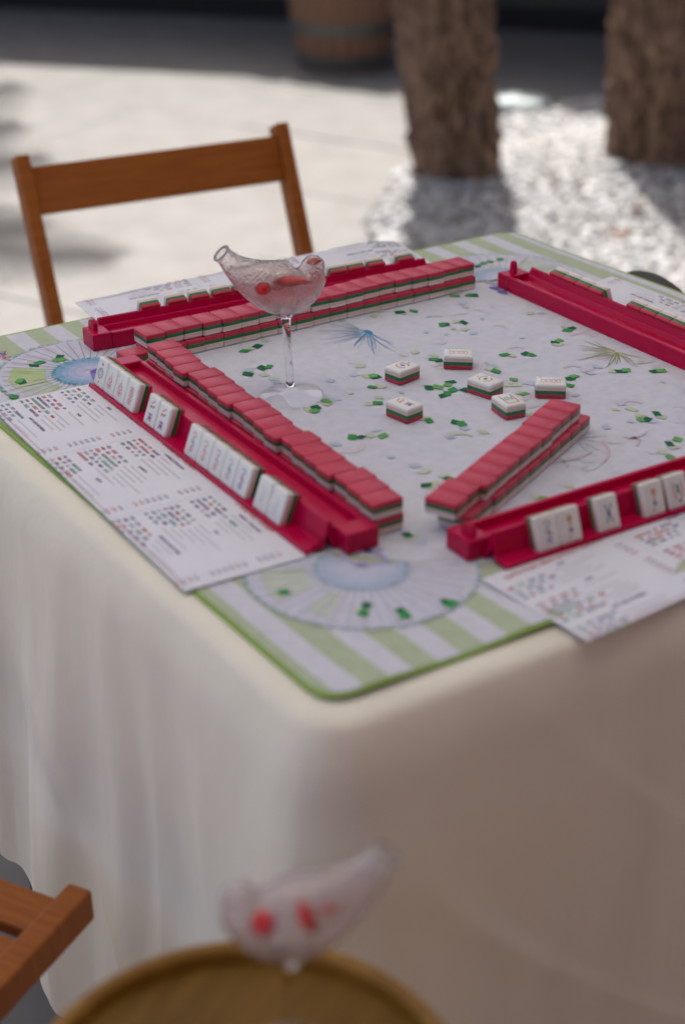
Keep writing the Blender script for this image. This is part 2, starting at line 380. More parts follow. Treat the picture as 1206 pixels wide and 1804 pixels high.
# barrel in the background
bar = empty('wooden_barrel', (3.21,4.86,0), .3, 'small oak barrel with grey hoops behind the lighter trunk', 'barrel')
def br(z): return .174+.048*math.sin(math.pi*min(max(z/.62,0),1))
NS = 20; b = MB()
for sgn in (0, 1):
    pass
zz = [.62*i/8 for i in range(9)]; a = math.pi/NS*.97
for z in zz:
    r_ = br(z); b.v += [((r_-.022)*math.cos(-a), (r_-.022)*math.sin(-a), z), (r_*math.cos(-a), r_*math.sin(-a), z), (r_*1.006, 0, z), (r_*math.cos(a), r_*math.sin(a), z), ((r_-.022)*math.cos(a), (r_-.022)*math.sin(a), z)]
for i in range(8):
    for k in range(5): b.f.append((i*5+k, i*5+(k+1) % 5, i*5+5+(k+1) % 5, i*5+5+k)); b.c.append(None)
b.f += [(4,3,2,1,0), (40,41,42,43,44)]; b.c += [None, None]
st = b.mesh('stave', 'stave', True, 30)
for i in range(NS): link('stave', st, bar, (0,0,random.uniform(-.002,.002)), (0,0,2*math.pi*i/NS))
for z0, z1 in ((.015,.065),(.15,.195),(.425,.47),(.555,.605)):
    b = MB(); n = 40
    b.loft([[Vector(((br(z)*1.006+e)*math.cos(2*math.pi*k/n), (br(z)*1.006+e)*math.sin(2*math.pi*k/n), z)) for k in range(n)] for z, e in ((z0,-.01),(z0,.004),((z0+z1)/2,.0045),(z1,.004),(z1,-.01))], cap=False)
    b.build('hoop', 'hoop', bar, True, 40)
b = MB(); b.lathe([(.001,.575),(.160,.575),(.160,.555),(.001,.555)], 30); b.build('barrel_head', 'stave', bar)

# unseen sunshade added above the table to shade it and pass soft light
pc = Vector((.68,1.22,2.35))
pa = empty('added_parasol', (2.55,-.75,0), 0, 'unseen canvas sunshade added to shade the table', 'added_parasol')
q = pc-Vector((2.55,-.75,0))
b = MB(); n = 8; vs = [q+Vector((0,0,.35))]
for r_, z in ((.8,.18),(1.55,0)): vs += [q+Vector((r_*math.cos(2*math.pi*(k+.5)/n), r_*math.sin(2*math.pi*(k+.5)/n), z)) for k in range(n)]
vs += [v+Vector((0,0,-.16)) for v in vs[1+n:1+2*n]]
fs = [(0, 1+k, 1+(k+1) % n) for k in range(n)]+[(1+i*n+k, 1+i*n+n+k, 1+i*n+n+(k+1) % n, 1+i*n+(k+1) % n) for i in range(2) for k in range(n)]
b.add(vs, fs); b.build('canopy', 'canvas', pa)
b = MB(); b.tube([(0,0,0),(0,0,2.9),(.02,0,3.0)], .03); b.build('pole', 'metal_dark', pa)
b = MB(); b.tube([(0,0,2.9),q+Vector((0,0,.5)),q+Vector((0,0,.3))], .022); b.build('arm', 'metal_dark', pa)
b = MB(); b.box(-.45,.45,-.45,.45,.002,.06, b=.01); b.build('base', 'metal_dark', pa)
for k in range(n):
    b = MB(); b.tube([q+Vector((0,0,.33)), vs[1+n+k]+Vector((0,0,-.01))], .008, 6); b.build('rib', 'metal_dark', pa)

bw = empty('added_wall', (0,-2.6,0), R(-6), 'unseen board wall and roof added to shade and warm the table', 'wall')  # out-of-view wall and roof added to darken and warm the cloth's right side
for i in range(24):
    b = MB(); b.box(-1.6+i*.25, -1.6+i*.25+.245, -.03, 0, .0, 2.75); b.build('board', 'bounce_boards', bw)
b = MB(); b.box(-.55,4.5,-.1,2.15,2.76,2.85); b.build('shade_roof', 'bounce_boards', bw)

# ------------------------------------------------------------------ table with cloth
X0, X1, Y0, Y1 = -.022, .802, -.026, .802
tab = empty('table', ((X0+X1)/2, (Y0+Y1)/2, 0), 0, 'square folding table hidden under the ivory cloth', 'table')
hw, hh = (X1-X0)/2-.022, (Y1-Y0)/2-.022
b = MB(); b.box(-hw,hw,-hh,hh,TZ-.035,TZ-.006, b=.006); b.build('table_top', 'chair_wood_h', tab)
for sx in (-1,1):
    for sy in (-1,1):
        b = MB(); b.tube([(sx*(hw-.06),sy*(hh-.06),TZ-.035),(sx*(hw-.05),sy*(hh-.05),0)], .014); b.build('leg', 'metal_dark', tab)
# cloth
def outline(n_side, rad, off):
    pts = []; x0, x1, y0, y1 = X0-off, X1+off, Y0-off, Y1+off; r = rad
    cs = [(x1-r,y0+r,-90),(x1-r,y1-r,0),(x0+r,y1-r,90),(x0+r,y0+r,180)]
    for i in range(4):
        cx, cy, a0 = cs[i]; nc = 14
        for k in range(nc): a = R(a0+90*k/nc); pts.append((cx+r*math.cos(a), cy+r*math.sin(a), math.cos(a), math.sin(a)))
        nx, ny, na = cs[(i+1) % 4]; p0 = (cx+r*math.cos(R(a0+90)), cy+r*math.sin(R(a0+90))); p1 = (nx+r*math.cos(R(a0+90)), ny+r*math.sin(R(a0+90)))
        for k in range(n_side): t = k/n_side; pts.append((p0[0]+(p1[0]-p0[0])*t, p0[1]+(p1[1]-p0[1])*t, math.cos(R(a0+90)), math.sin(R(a0+90))))
    return pts
base = outline(170, .035, .0)
b = MB(); nP = len(base); rings = []
inner = outline(170, .03, -.02)
rings.append([Vector((p[0],p[1],TZ-.0005)) for p in inner])
rings.append([Vector((p[0]-p[2]*.006,p[1]-p[3]*.006,TZ-.0008)) for p in base])
NR = 80
for i in range(NR+1):
    t = i/NR; ring = []
    for p in base:
        x, y, ax, ay = p
        # distance along the sides from the nearest corner: corners hang lower
        dx = min(abs(x-X0), abs(x-X1)); dy = min(abs(y-Y0), abs(y-Y1)); dc = max(dx, dy) if min(dx,dy) < .04 else 0
        dn = max(0, (y-Y0) if ax < -.5 else (x-X0) if ay < -.5 else .45)
        drop = .66-.36*dn
        z = TZ-.006-drop*t**1.15 if i else TZ-.005
        s_ = x*ay*-1+y*ax                                   # running coordinate on a side
        e = min(1, t*2.2)
        corner = math.exp(-(dc/.10)**2)
        side = 1 if ax < -.5 else 0
        wb = .35*noise.noise(Vector((s_*1.3, t*1.2, 2.2+ax)))
        f = .015*t**1.15*math.sin(s_*16+1.3+wb*3)+.006*t*math.sin(s_*43+.5+wb*5)*(.45+.55*side)
        f += .011*e*noise.noise(Vector((s_*4.5+ax*9, t*.7+ay*5, 1.7)))+.008*e*noise.noise(Vector((s_*20+wb*4, t*.8, 4.1)))*(.65+.35*side)
        f += .010*t*side*max(0, 1-abs(7*noise.noise(Vector((s_*6+wb*2, t*.8, 9.3)))))+.0045*e*max(0, 1-abs(9*noise.noise(Vector((s_*5-t*2.2, t*.9, 3.3)))))
        flare = .010*math.sin(min(1, t*9)*math.pi/2)+.022*t+.045*t*corner
        k = flare+f*(1-.4*corner)
        ring.append(Vector((x+ax*k, y+ay*k, max(z, .004))))
    rings.append(ring)
b.loft(rings, cap=False)
# drop the inside of the loft: fill the top
b.f.append(tuple(range(nP))); b.c.append(None)
clo = b.build('tablecloth', 'cloth', None, True); tag(clo, 'ivory cloth draped over the square game table to near the ground', 'tablecloth')

# ------------------------------------------------------------------ printed game mat
def lerp(a, c, t): return tuple(a[i]+(c[i]-a[i])*t for i in range(3))
LAV = (.635,.635,.71); WHITE = (.65,.64,.70); SAGE = (.46,.52,.36); LIME = (.29,.43,.10); BEIGE = (.55,.52,.44)
G1, G2, G3 = (.05,.30,.08), (.012,.14,.06), (.14,.40,.11); YG = (.50,.56,.32); PB = (.42,.52,.66); PK = (.64,.45,.49)
TEAL = (.13,.34,.40); BLUE = (.30,.38,.62); PUR = (.16,.10,.42)
MZ = TZ+.002
mato = empty('game_mat', (.4,.4,MZ), 0, 'lavender and green striped game mat with fans and confetti print', 'mat')
def rr_pts(x0, x1, y0, y1, r, n=8):
    out = []
    for cx, cy, a0 in ((x1-r,y0+r,-90),(x1-r,y1-r,0),(x0+r,y1-r,90),(x0+r,y0+r,180)):
        out += [(cx+r*math.cos(R(a0+90*k/n)), cy+r*math.sin(R(a0+90*k/n))) for k in range(n+1)]
    return out
def lift(x, y):        # far right edge of the mat curls up
    return .007*max(0, (x-.70)/.10)**2*math.exp(-((y-.47)/.17)**2) + .0015*math.exp(-((y-.0)/.04)**2)*(1+math.sin(x*40))
b = MB(); n = 60; gv = []
def sq(u, v, r):      # square grid pushed into a rounded square
    x, y = u, v; ax, ay = abs(x)-(.4-r), abs(y)-(.4-r)
    if ax > 0 and ay > 0:
        mm = max(ax, ay); l = math.hypot(ax, ay); k = mm/l if l else 1
        x = math.copysign(.4-r+ax*k, x); y = math.copysign(.4-r+ay*k, y)
    return x, y
def sheet(half, z, r):
    vs = []
    for i in range(n+1):
        for j in range(n+1):
            u, v = -.4+.8*i/n, -.4+.8*j/n; x, y = sq(u, v, r); x *= half/.4; y *= half/.4
            vs.append((x, y, z+lift(x+.4, y+.4)))
    return vs
top = sheet(.4, 0, .024); bot = [(v[0], v[1], v[2]-.002) for v in top]; q1 = (n+1)**2
fs = [(i*(n+1)+j, (i+1)*(n+1)+j, (i+1)*(n+1)+j+1, i*(n+1)+j+1) for i in range(n) for j in range(n)]
b.add(top, fs, LIME); b.add(bot, [f[::-1] for f in fs], LIME)
edge = [i*(n+1) for i in range(n+1)]+[n*(n+1)+j for j in range(1, n+1)]+[i*(n+1)+n for i in range(n-1, -1, -1)]+[j for j in range(n-1, 0, -1)]
m0 = len(b.f)
for a_, c_ in zip(edge, edge[1:]+edge[:1]): b.f.append((a_, c_, c_+q1, a_+q1)); b.c.append(LIME)
b.build('trimmed_base', 'mat_print', mato, smooth=False)
# printed top: stripes as strips that follow the curl
b = MB(); H = .3962
def strip(xa, xb, z, col):
    m_ = 40
    for k in range(m_):
        pts = []
        for x, y in ((xa, -H+2*H*k/m_), (xb, -H+2*H*k/m_), (xb, -H+2*H*(k+1)/m_), (xa, -H+2*H*(k+1)/m_)):
            r = .022; ax, ay = abs(x)-(H-r), abs(y)-(H-r)
            if ax > 0 and ay > 0 and math.hypot(ax, ay) > r: y = math.copysign(H-r+math.sqrt(max(0, r*r-ax*ax)), y)
            pts.append((x, y, z+lift(x+.4, y+.4)))
        b.add(pts, [(0,1,2,3)], col)
edges = sorted({-H, H} | {-.4+.013+.043*k for k in range(19)} | {-.4+.034+.043*k for k in range(19)})
edges = [e for e in edges if -H <= e <= H]
for xa, xb in zip(edges, edges[1:]):
    mid = (xa+xb)/2+.4; wcol = ((mid-.013) % .043) < .021
    for k in range(2): strip(xa+(xb-xa)*k/2, xa+(xb-xa)*(k+1)/2, .0005, WHITE if wcol else SAGE)
me = b.mesh('printed_stripes', 'mat_print'); flip_up(me); link('printed_stripes', me, mato)['kind'] = 'stuff'
# medallion field and ring
b = MB()
b.poly([(.392*math.cos(R(a)), .392*math.sin(R(a))) for a in range(0,360,4)] if False else [(.376*math.cos(R(a)), .376*math.sin(R(a))) for a in range(0,360,4)], .0008, lerp(SAGE, BEIGE, .45))
b.ring((0,0), .350, .353, .0010, lerp(SAGE, LIME, .3)); b.ring((0,0), .3595, .372, .0010, SAGE, n=72)
b.poly([(.348*math.cos(R(a)), .348*math.sin(R(a))) for a in range(0,360,4)], .0010, LAV)
me = b.mesh('printed_medallion', 'mat_print'); flip_up(me); link('printed_medallion', me, mato)['kind'] = 'stuff'
# corner fans
def fan(cx, cy, ang, seed):
    rg = random.Random(seed); b = MB(); fade = .5 if seed == 1 else 0 if seed == 2 else .4; a0, a1 = ang-118, ang+118; z = .0012
    b.poly([(cx,cy)]+[(cx+.092*math.cos(R(a0+(a1-a0)*k/48)), cy+.092*math.sin(R(a0+(a1-a0)*k/48))) for k in range(49)], z, (.63,.62,.70))
    for k in range(0, 28):
        a = a0+(a1-a0)*(k+.5)/28
        if k % 2: b.add([(cx+.036*math.cos(R(a-2)), cy+.036*math.sin(R(a-2)), z+.00015), (cx+.088*math.cos(R(a-3.6)), cy+.088*math.sin(R(a-3.6)), z+.00015), (cx+.088*math.cos(R(a+3.6)), cy+.088*math.sin(R(a+3.6)), z+.00015), (cx+.036*math.cos(R(a+2)), cy+.036*math.sin(R(a+2)), z+.00015)], [(0,1,2,3)], lerp((.60,.59,.68), (.62,.50,.56), rg.random()*.6))
        b.stroke([(cx+.036*math.cos(R(a)), cy+.036*math.sin(R(a))), (cx+.089*math.cos(R(a)), cy+.089*math.sin(R(a)))], .0010, z+.0003, (.27,.36,.45))
    # green wash across part of the pleats
    for k in range(9):
        a = ang+40*(-1 if seed % 2 else 1)+rg.uniform(-32,32)
        b.add([(cx+r_*math.cos(R(a+d_)), cy+r_*math.sin(R(a+d_)), z+.00018+.00002*k) for r_, d_ in ((.045,-7),(.08,-6),(.083,5),(.047,6))], [(0,1,2,3)], lerp((.45,.56,.25), (.58,.58,.60), rg.random()*.6))
    for k in range(36):
        a = a0+(a1-a0)*k/35; c_ = rg.choice((TEAL, (.33,.46,.55), (.24,.46,.42), (.40,.48,.60)))
        p = (cx+.0925*math.cos(R(a)), cy+.0925*math.sin(R(a)))
        b.ring(p, .0016, .0042, z+.0004, c_, a-100, a+100, 12); b.ring(p, .0, .0016, z+.0004, lerp(c_, WHITE, .6), 0, 360, 8)
    for k in range(30):
        a = a0+(a1-a0)*k/29
        b.add([(cx+r_*math.cos(R(a+d_)), cy+r_*math.sin(R(a+d_)), z+.0004) for r_, d_ in ((.029,-4),(.036,-5),(.0395,-1.5),(.0395,1.5),(.036,5),(.029,4))], [tuple(range(6))], rg.choice((TEAL, (.22,.40,.50), (.30,.45,.62))))
    for k in range(60):
        a = a0+(a1-a0)*k/60; rs = (rg.uniform(.003,.006), .014, .022, .028, .0345); c0, c1 = lerp((.54,.53,.68), (.46,.47,.68), rg.random()), lerp((.18,.38,.50), (.28,.40,.62), rg.random())
        for q_ in range(4):
            b.add([(cx+r_*math.cos(R(a+d_)), cy+r_*math.sin(R(a+d_)), z+.0005) for r_, d_ in ((rs[q_],0),(rs[q_+1],0),(rs[q_+1],3.95),(rs[q_],3.95))], [(0,1,2,3)], lerp(c0, c1, q_/3))
    # ribbon at the pivot
    ux, uy = -math.cos(R(ang)), -math.sin(R(ang)); vx, vy = -uy, ux
    for s in (-1, 1):
        pts = [(cx+ux*(.004+.03*t)+vx*s*.018*math.sin(t*3.6+.2), cy+uy*(.004+.03*t)+vy*s*.018*math.sin(t*3.6+.2)) for t in [i/10 for i in range(11)]]
        b.stroke(pts, .0045, z+.0007, lerp(PUR, (.45,.40,.70), .35))
    b.poly([(cx+ux*.006+.005*math.cos(R(t)), cy+uy*.006+.005*math.sin(R(t))) for t in range(0,360,40)], z+.0008, PUR)
    b.c = [lerp(c_, (.62,.61,.70), fade) for c_ in b.c]
    me = b.mesh('printed_fan', 'mat_print'); flip_up(me); link('printed_fan', me, mato)['kind'] = 'stuff'
for cx, cy, a_, s in ((-.27,-.25,225,1),(-.27,.25,135,2),(.27,.25,45,3),(.27,-.25,-45,4)): fan(cx, cy, a_, s)
# confetti, fireworks and brush marks (world xy on the mat)
b = MB(); rg = random.Random(21); ZC = .0016
def conf(x, y, kind='g', s=1.0):
    col = {'g': rg.choice((G1, G3, G1)), 'd': G2, 'p': lerp(YG, LAV, rg.uniform(.1,.5)), 'b': lerp(PB, LAV, rg.uniform(.1,.5))}[kind]
    a = rg.uniform(0,6.28); u, v = rg.uniform(.0042,.0058)*s, rg.uniform(.0032,.0046)*s; sk = rg.uniform(-.35,.35)
    P = [(-u,-v),(u,-v),(u,v),(-u,v)]
    pts = [(x-.4+(px+sk*py)*math.cos(a)-py*math.sin(a), y-.4+(px+sk*py)*math.sin(a)+py*math.cos(a)) for px, py in P]
    b.poly(pts, ZC+{'p':0,'b':0,'d':.0002,'g':.0003}[kind]+rg.uniform(0,.00009), col)
CONF = [(0.4797, 0.6445, 'g'), (0.4808, 0.637, 'p'), (0.4985, 0.621, 'd'), (0.5017, 0.6167, 'p'), (0.5135, 0.6157, 'g'), (0.6036, 0.6211, 'd'), (0.5986, 0.6243, 'g'), (0.5832, 0.6321, 'g'), (0.5936, 0.6394, 'b'), (0.5189, 0.5618, 'd'), (0.5142, 0.5628, 'g'), (0.5338, 0.5629, 'p'), (0.5385, 0.5555, 'd'), (0.5271, 0.5374, 'p'), (0.5279, 0.5242, 'b'), (0.4415, 0.5117, 'p'), (0.4451, 0.4841, 'g'), (0.4477, 0.4786, 'd'), (0.4528, 0.4926, 'p'), (0.4751, 0.4977, 'b'), (0.3717, 0.511, 'p'), (0.3519, 0.4941, 'b'), (0.3662, 0.4811, 'g'), (0.3669, 0.477, 'd'), (0.3604, 0.4849, 'p'), (0.3487, 0.4564, 'g'), (0.3558, 0.4536, 'p'), (0.3395, 0.4309, 'p'), (0.3305, 0.4197, 'g'), (0.3227, 0.4231, 'p'), (0.3956, 0.424, 'd'), (0.4041, 0.4202, 'g'), (0.4158, 0.4197, 'g'), (0.4227, 0.4242, 'd'), (0.4121, 0.4062, 'g'), (0.4226, 0.3993, 'd'), (0.4021, 0.4022, 'g'), (0.3948, 0.4, 'd'), (0.3968, 0.4286, 'b'), (0.4792, 0.4221, 'g'), (0.4786, 0.4318, 'p'), (0.4855, 0.4367, 'b'), (0.5154, 0.4537, 'g'), (0.5203, 0.4485, 'p'), (0.536, 0.4442, 'd'), (0.5389, 0.4383, 'g'), (0.5905, 0.4545, 'g'), (0.5836, 0.4529, 'd'), (0.5829, 0.4473, 'p'), (0.6185, 0.4735, 'g'), (0.6268, 0.4765, 'd'), (0.4799, 0.3941, 'g'), (0.4733, 0.3822, 'p'), (0.4886, 0.3793, 'b'), (0.4655, 0.359, 'g'), (0.464, 0.3652, 'p'), (0.5371, 0.3677, 'g'), (0.5297, 0.3652, 'd'), (0.5174, 0.3516, 'g'), (0.5577, 0.3652, 'b'), (0.5746, 0.3748, 'b'), (0.5805, 0.3578, 'p'), (0.5863, 0.3521, 'd'), (0.5933, 0.3513, 'g'), (0.6156, 0.333, 'd'), (0.6221, 0.3306, 'g'), (0.5294, 0.288, 'b'), (0.5287, 0.2717, 'p'), (0.5247, 0.256, 'p'), (0.5177, 0.2476, 'g'), (0.5241, 0.245, 'd'), (0.5254, 0.2409, 'b'), (0.5414, 0.2501, 'd'), (0.5403, 0.2426, 'p'), (0.5158, 0.1951, 'g'), (0.5024, 0.1916, 'd'), (0.5006, 0.1837, 'p'), (0.4828, 0.1701, 'g'), (0.4849, 0.182, 'p'), (0.3472, 0.3574, 'g'), (0.3472, 0.3639, 'p'), (0.3662, 0.3401, 'd'), (0.3687, 0.3336, 'g'), (0.3492, 0.3211, 'p'), (0.3559, 0.3167, 'p'), (0.3411, 0.3155, 'b'), (0.3741, 0.3079, 'p'), (0.2778, 0.268, 'p'), (0.2616, 0.2438, 'd'), (0.2632, 0.24, 'p'), (0.2714, 0.2429, 'p'), (0.2878, 0.2405, 'g'), (0.2851, 0.2436, 'd'), (0.2869, 0.2494, 'p'), (0.3306, 0.1664, 'g'), (0.3268, 0.1742, 'p'), (0.1554, 0.0645, 'g'), (0.154, 0.0685, 'd'), (0.2644, 0.3656, 'g'), (0.2711, 0.3612, 'd'), (0.2809, 0.3595, 'p'), (0.29, 0.352, 'g'), (0.2431, 0.3611, 'b'), (0.2771, 0.2827, 'b'), (0.2766, 0.2688, 'p'), (0.1929, 0.1755, 'd'), (0.1955, 0.1677, 'p'), (0.1973, 0.1606, 'b'), (0.3299, 0.6431, 'g'), (0.3269, 0.6286, 'p'), (0.3103, 0.6173, 'd'), (0.2924, 0.613, 'g'), (0.3026, 0.6163, 'p'), (0.2907, 0.5601, 'g'), (0.2832, 0.5613, 'd'), (0.2751, 0.5443, 'p'), (0.2778, 0.5297, 'p'), (0.2755, 0.5203, 'b'), (0.2623, 0.5545, 'd'), (0.266, 0.5632, 'p'), (0.2908, 0.4507, 'g'), (0.2886, 0.4453, 'p'), (0.2681, 0.4369, 'g'), (0.2645, 0.4426, 'p'), (0.2735, 0.4434, 'd'), (0.0574, 0.1496, 'g'), (0.0509, 0.1517, 'p'), (0.0911, 0.0891, 'g'), (0.0996, 0.0978, 'd'), (0.0919, 0.0957, 'p'), (0.1156, 0.07, 'g'), (0.1168, 0.0763, 'd'), (0.0886, 0.6959, 'd'), (0.0968, 0.7001, 'g'), (0.0898, 0.7046, 'p'), (0.1206, 0.696, 'g'), (0.1143, 0.6963, 'g'), (0.122, 0.7047, 'd'), (0.0382, 0.6295, 'g'), (0.0601, 0.6592, 'd'), (0.0595, 0.665, 'g'), (0.0667, 0.6603, 'p'), (0.6832, 0.7081, 'g'), (0.6942, 0.7088, 'g'), (0.6707, 0.7032, 'd'), (0.6618, 0.7142, 'p'), (0.6881, 0.6919, 'p'), (0.7102, 0.7089, 'g')]
for x, y, k in CONF: conf(x, y, k)
for _ in range(90):     # pale scattered chips all over the field
    a = rg.uniform(0,6.28); r_ = .335*math.sqrt(rg.random()); conf(.4+r_*math.cos(a), .4+r_*math.sin(a), rg.choice('pb'), rg.uniform(.5,1))
def burst(x, y, cols, n_, L, a0=0, a1=360):
    for k in range(n_):
        a = R(a0+(a1-a0)*(k+rg.uniform(-.3,.3))/n_); l = L*rg.uniform(.6,1.05); bend = rg.uniform(-.25,.25)
        pts = [(x-.4+math.cos(a+bend*t)*l*t, y-.4+math.sin(a+bend*t)*l*t) for t in (.06,.3,.55,.8,1)]
        b.stroke(pts, rg.uniform(.0012,.0024), ZC+.0001+k*.000004, lerp(rg.choice(cols), LAV, rg.uniform(0,.4)), True)
burst(.433,.588,((.08,.24,.50),(.14,.33,.55),(.30,.45,.66),(.10,.30,.52),(.36,.44,.30)), 24, .066, 100, 282)
b.poly([(.033+.004*math.cos(R(t)), .188+.007*math.sin(R(t))) for t in range(0,360,30)], ZC+.0004, (.08,.26,.48))
burst(.6205,.396,((.30,.36,.10),(.42,.44,.18),(.25,.30,.10),(.52,.40,.36)), 24, .052, 100, 290)
burst(.437,.25,((.50,.53,.64),(.56,.57,.65)), 14, .045)

for _ in range(80):    # soft pink and blue brush touches
    a = rg.uniform(0,6.28); r_ = .34*math.sqrt(rg.random()); x, y = r_*math.cos(a), r_*math.sin(a)
    d = rg.uniform(0,3.14); l = rg.uniform(.004,.016); c_ = lerp(rg.choice((PK,PK,(.66,.42,.42),PB,(.60,.57,.47))), LAV, rg.uniform(.68,.93))
    pts = [(x+math.cos(d+.5*t)*l*t, y+math.sin(d+.5*t)*l*t) for t in (-1,-.6,-.2,.2,.6,1)]
    b.stroke(pts, rg.uniform(.003,.010), ZC-.0002+rg.uniform(0,.0001), c_)
def squiggle(x, y, l, a, col, wd_=.0022):
    pts = [(x-.4+math.cos(a+.5*t)*l*t, y-.4+math.sin(a+.5*t)*l*t) for t in [i/9 for i in range(10)]]
    b.stroke(pts, wd_, ZC+.0002, col)
CORAL = (.62,.20,.17)
for x, y, l, a in ((.478,.222,.026,-.4),(.474,.205,.022,.5),(.486,.212,.018,1.6),(.372,.226,.06,-.62),(.42,.194,.05,.3),(.39,.204,.03,.9)): squiggle(x, y, l, a, lerp(CORAL, LAV, rg.uniform(.6,.8)), .0026)
for x, y in ((.639,.628),(.638,.611)): b.poly([(x-.4+.005*math.cos(R(t))*(1+.3*math.sin(R(3*t))), y-.4+.008*math.sin(R(t))) for t in range(0,360,30)], ZC+.0002, lerp(PUR, BLUE, rg.random()*.4))
me = b.mesh('printed_confetti', 'mat_print'); flip_up(me); link('printed_confetti', me, mato)['kind'] = 'stuff'

# ------------------------------------------------------------------ lettering helper
def text_into(bm_, s, x, y, size, col, ang=0, align='LEFT', z=0, bold=0):
    cu_ = bpy.data.curves.new('t', 'FONT'); cu_.body = s; cu_.size = size; cu_.align_x = align; cu_.resolution_u = 1; cu_.offset = bold
    o = bpy.data.objects.new('t', cu_); COL.objects.link(o)
    me = bpy.data.meshes.new_from_object(o.evaluated_get(bpy.context.evaluated_depsgraph_get()))
    c_, s_ = math.cos(ang), math.sin(ang)
    bm_.add([(x+v.co.x*c_-v.co.y*s_, y+v.co.x*s_+v.co.y*c_, z) for v in me.vertices], [tuple(p.vertices) for p in me.polygons], col)
    bpy.data.objects.remove(o); bpy.data.curves.remove(cu_); bpy.data.meshes.remove(me)
b = MB()
text_into(b, 'O', .0752-.4-.0057, .7483-.4-.001, .0165, (.45,.03,.05), R(-80), 'CENTER', .0019)
text_into(b, 'H', .0725-.4-.0057, .7345-.4-.001, .0165, (.45,.02,.04), R(-80), 'CENTER', .0019)
b.ring((.0752-.4,.7483-.4), 0, .0028, .0018, (.25,.35,.65))
me = b.mesh('printed_letters', 'mat_print'); flip_up(me); link('printed_letters', me, mato)['kind'] = 'stuff'

# ------------------------------------------------------------------ score cards
GRN, RED, INK, GRY = (.14,.33,.26), (.52,.12,.09), (.20,.14,.25), (.42,.39,.44)
def card_print():
    rg = random.Random(5); b = MB(); L3 = .143
    def hand(x, y, n_, sz):
        for k in range(n_):
            s = rg.choice(('222','2222','000','555','FF','DDDD','1111','333','NEWS','11','66','888','777','44'))
            text_into(b, s, x, y, sz, rg.choice((GRN, INK, RED, INK, GRN)), 0, 'LEFT', .0006, .00022); x += sz*.60*len(s)+.0028
        return x
    heads = [('2025','2468','ANY LIKE NUMBERS'), ('CONSECUTIVE RUN','QUINTS','13579'), ('WINDS - DRAGONS','369','SINGLES AND PAIRS')]
    for p in range(3):
        px = -.2145+p*L3
        text_into(b, 'NATIONAL MAH JONGG LEAGUE' if p == 0 else 'STANDARD HANDS', px+.016+.012*(p > 0), .1045, .0072, RED, 0, 'LEFT', .0006, .00012)
        y = .0965
        for hI, hd in enumerate(heads[p]):
            text_into(b, hd, px+.068, y, .0042, INK, 0, 'CENTER', .0006, .00018); y -= .0062
            for k in range((4,6,4)[hI]):
                e = hand(px+.005, y, rg.choice((3,4,4,5)), .0046)
                if rg.random() < .9: b.stroke([(e+.004, y+.0016), (e+.004+rg.uniform(.018,.05), y+.0016)], .0014, .0006, lerp(GRY, (.76,.75,.80), .45))
                text_into(b, rg.choice('XC')+' '+rg.choice(('25','30','35','50')), px+.124, y, .0042, RED if rg.random() < .35 else INK, 0, 'LEFT', .0006, .0001)
                y -= .0058
            y -= .002
        b.stroke([(px+.004, .004), (px+.137, .004)], .0009, .0006, (.52,.30,.42))
    for p in (1, 2): b.stroke([(-.2145+p*L3, .001), (-.2145+p*L3, .116)], .0005, .0005, (.55,.54,.58))
    return b.mesh('card_print', 'print')
cp = card_print(); flip_up(cp)
def card(loc, rz_, label, bend):
    t = empty('score_card', loc, rz_, label, 'card', 'printed score cards beside the racks')
    b = MB(); nx, ny = 30, 8; vs = []
    f = lambda x, y: bend(x, y)
    for z in (0, .0004):
        for i in range(nx+1):
            for j in range(ny+1): x = -.2145+.429*i/nx; y = .117*j/ny; vs.append((x, y, z+f(x,y)))
    q_ = (nx+1)*(ny+1); fs = []
    for i in range(nx):
        for j in range(ny):
            a_ = i*(ny+1)+j; fs.append((a_+q_, a_+ny+1+q_, a_+ny+2+q_, a_+1+q_)); fs.append((a_, a_+1, a_+ny+2, a_+ny+1))
    b.add(vs, fs); b.build('sheet', 'paper', t, smooth=True)
    me = cp.copy()
    for v in me.vertices: v.co.z = v.co.z+f(v.co.x, v.co.y)
    link('print', me, t)['kind'] = 'stuff'
    return t
# local +y points to the table centre, local +x to the reader's right
card((.0005,.4065,TZ+.0040), R(-91.9), 'printed score card lying along the left rack, over the cloth edge', lambda x, y: .0)
card((.4195,-.0195,TZ+.0045), R(4.5), 'printed score card sticking out under the nearest rack', lambda x, y: .0)
card((.418,.830,TZ+.006), R(176.5), 'printed score card curling up behind the far rack', lambda x, y: .011*max(0,(.117-y)/.117)**1.3*max(0,(-x+.2145)/.36)*min(1,(x+.2145)/.06+.35)-.001*min(1,y/.06))
card((.776,.36,TZ+.0045), R(91), 'printed score card behind the right rack, under its tiles', lambda x, y: .001+lift(.776-y, .36+x)*1.0)

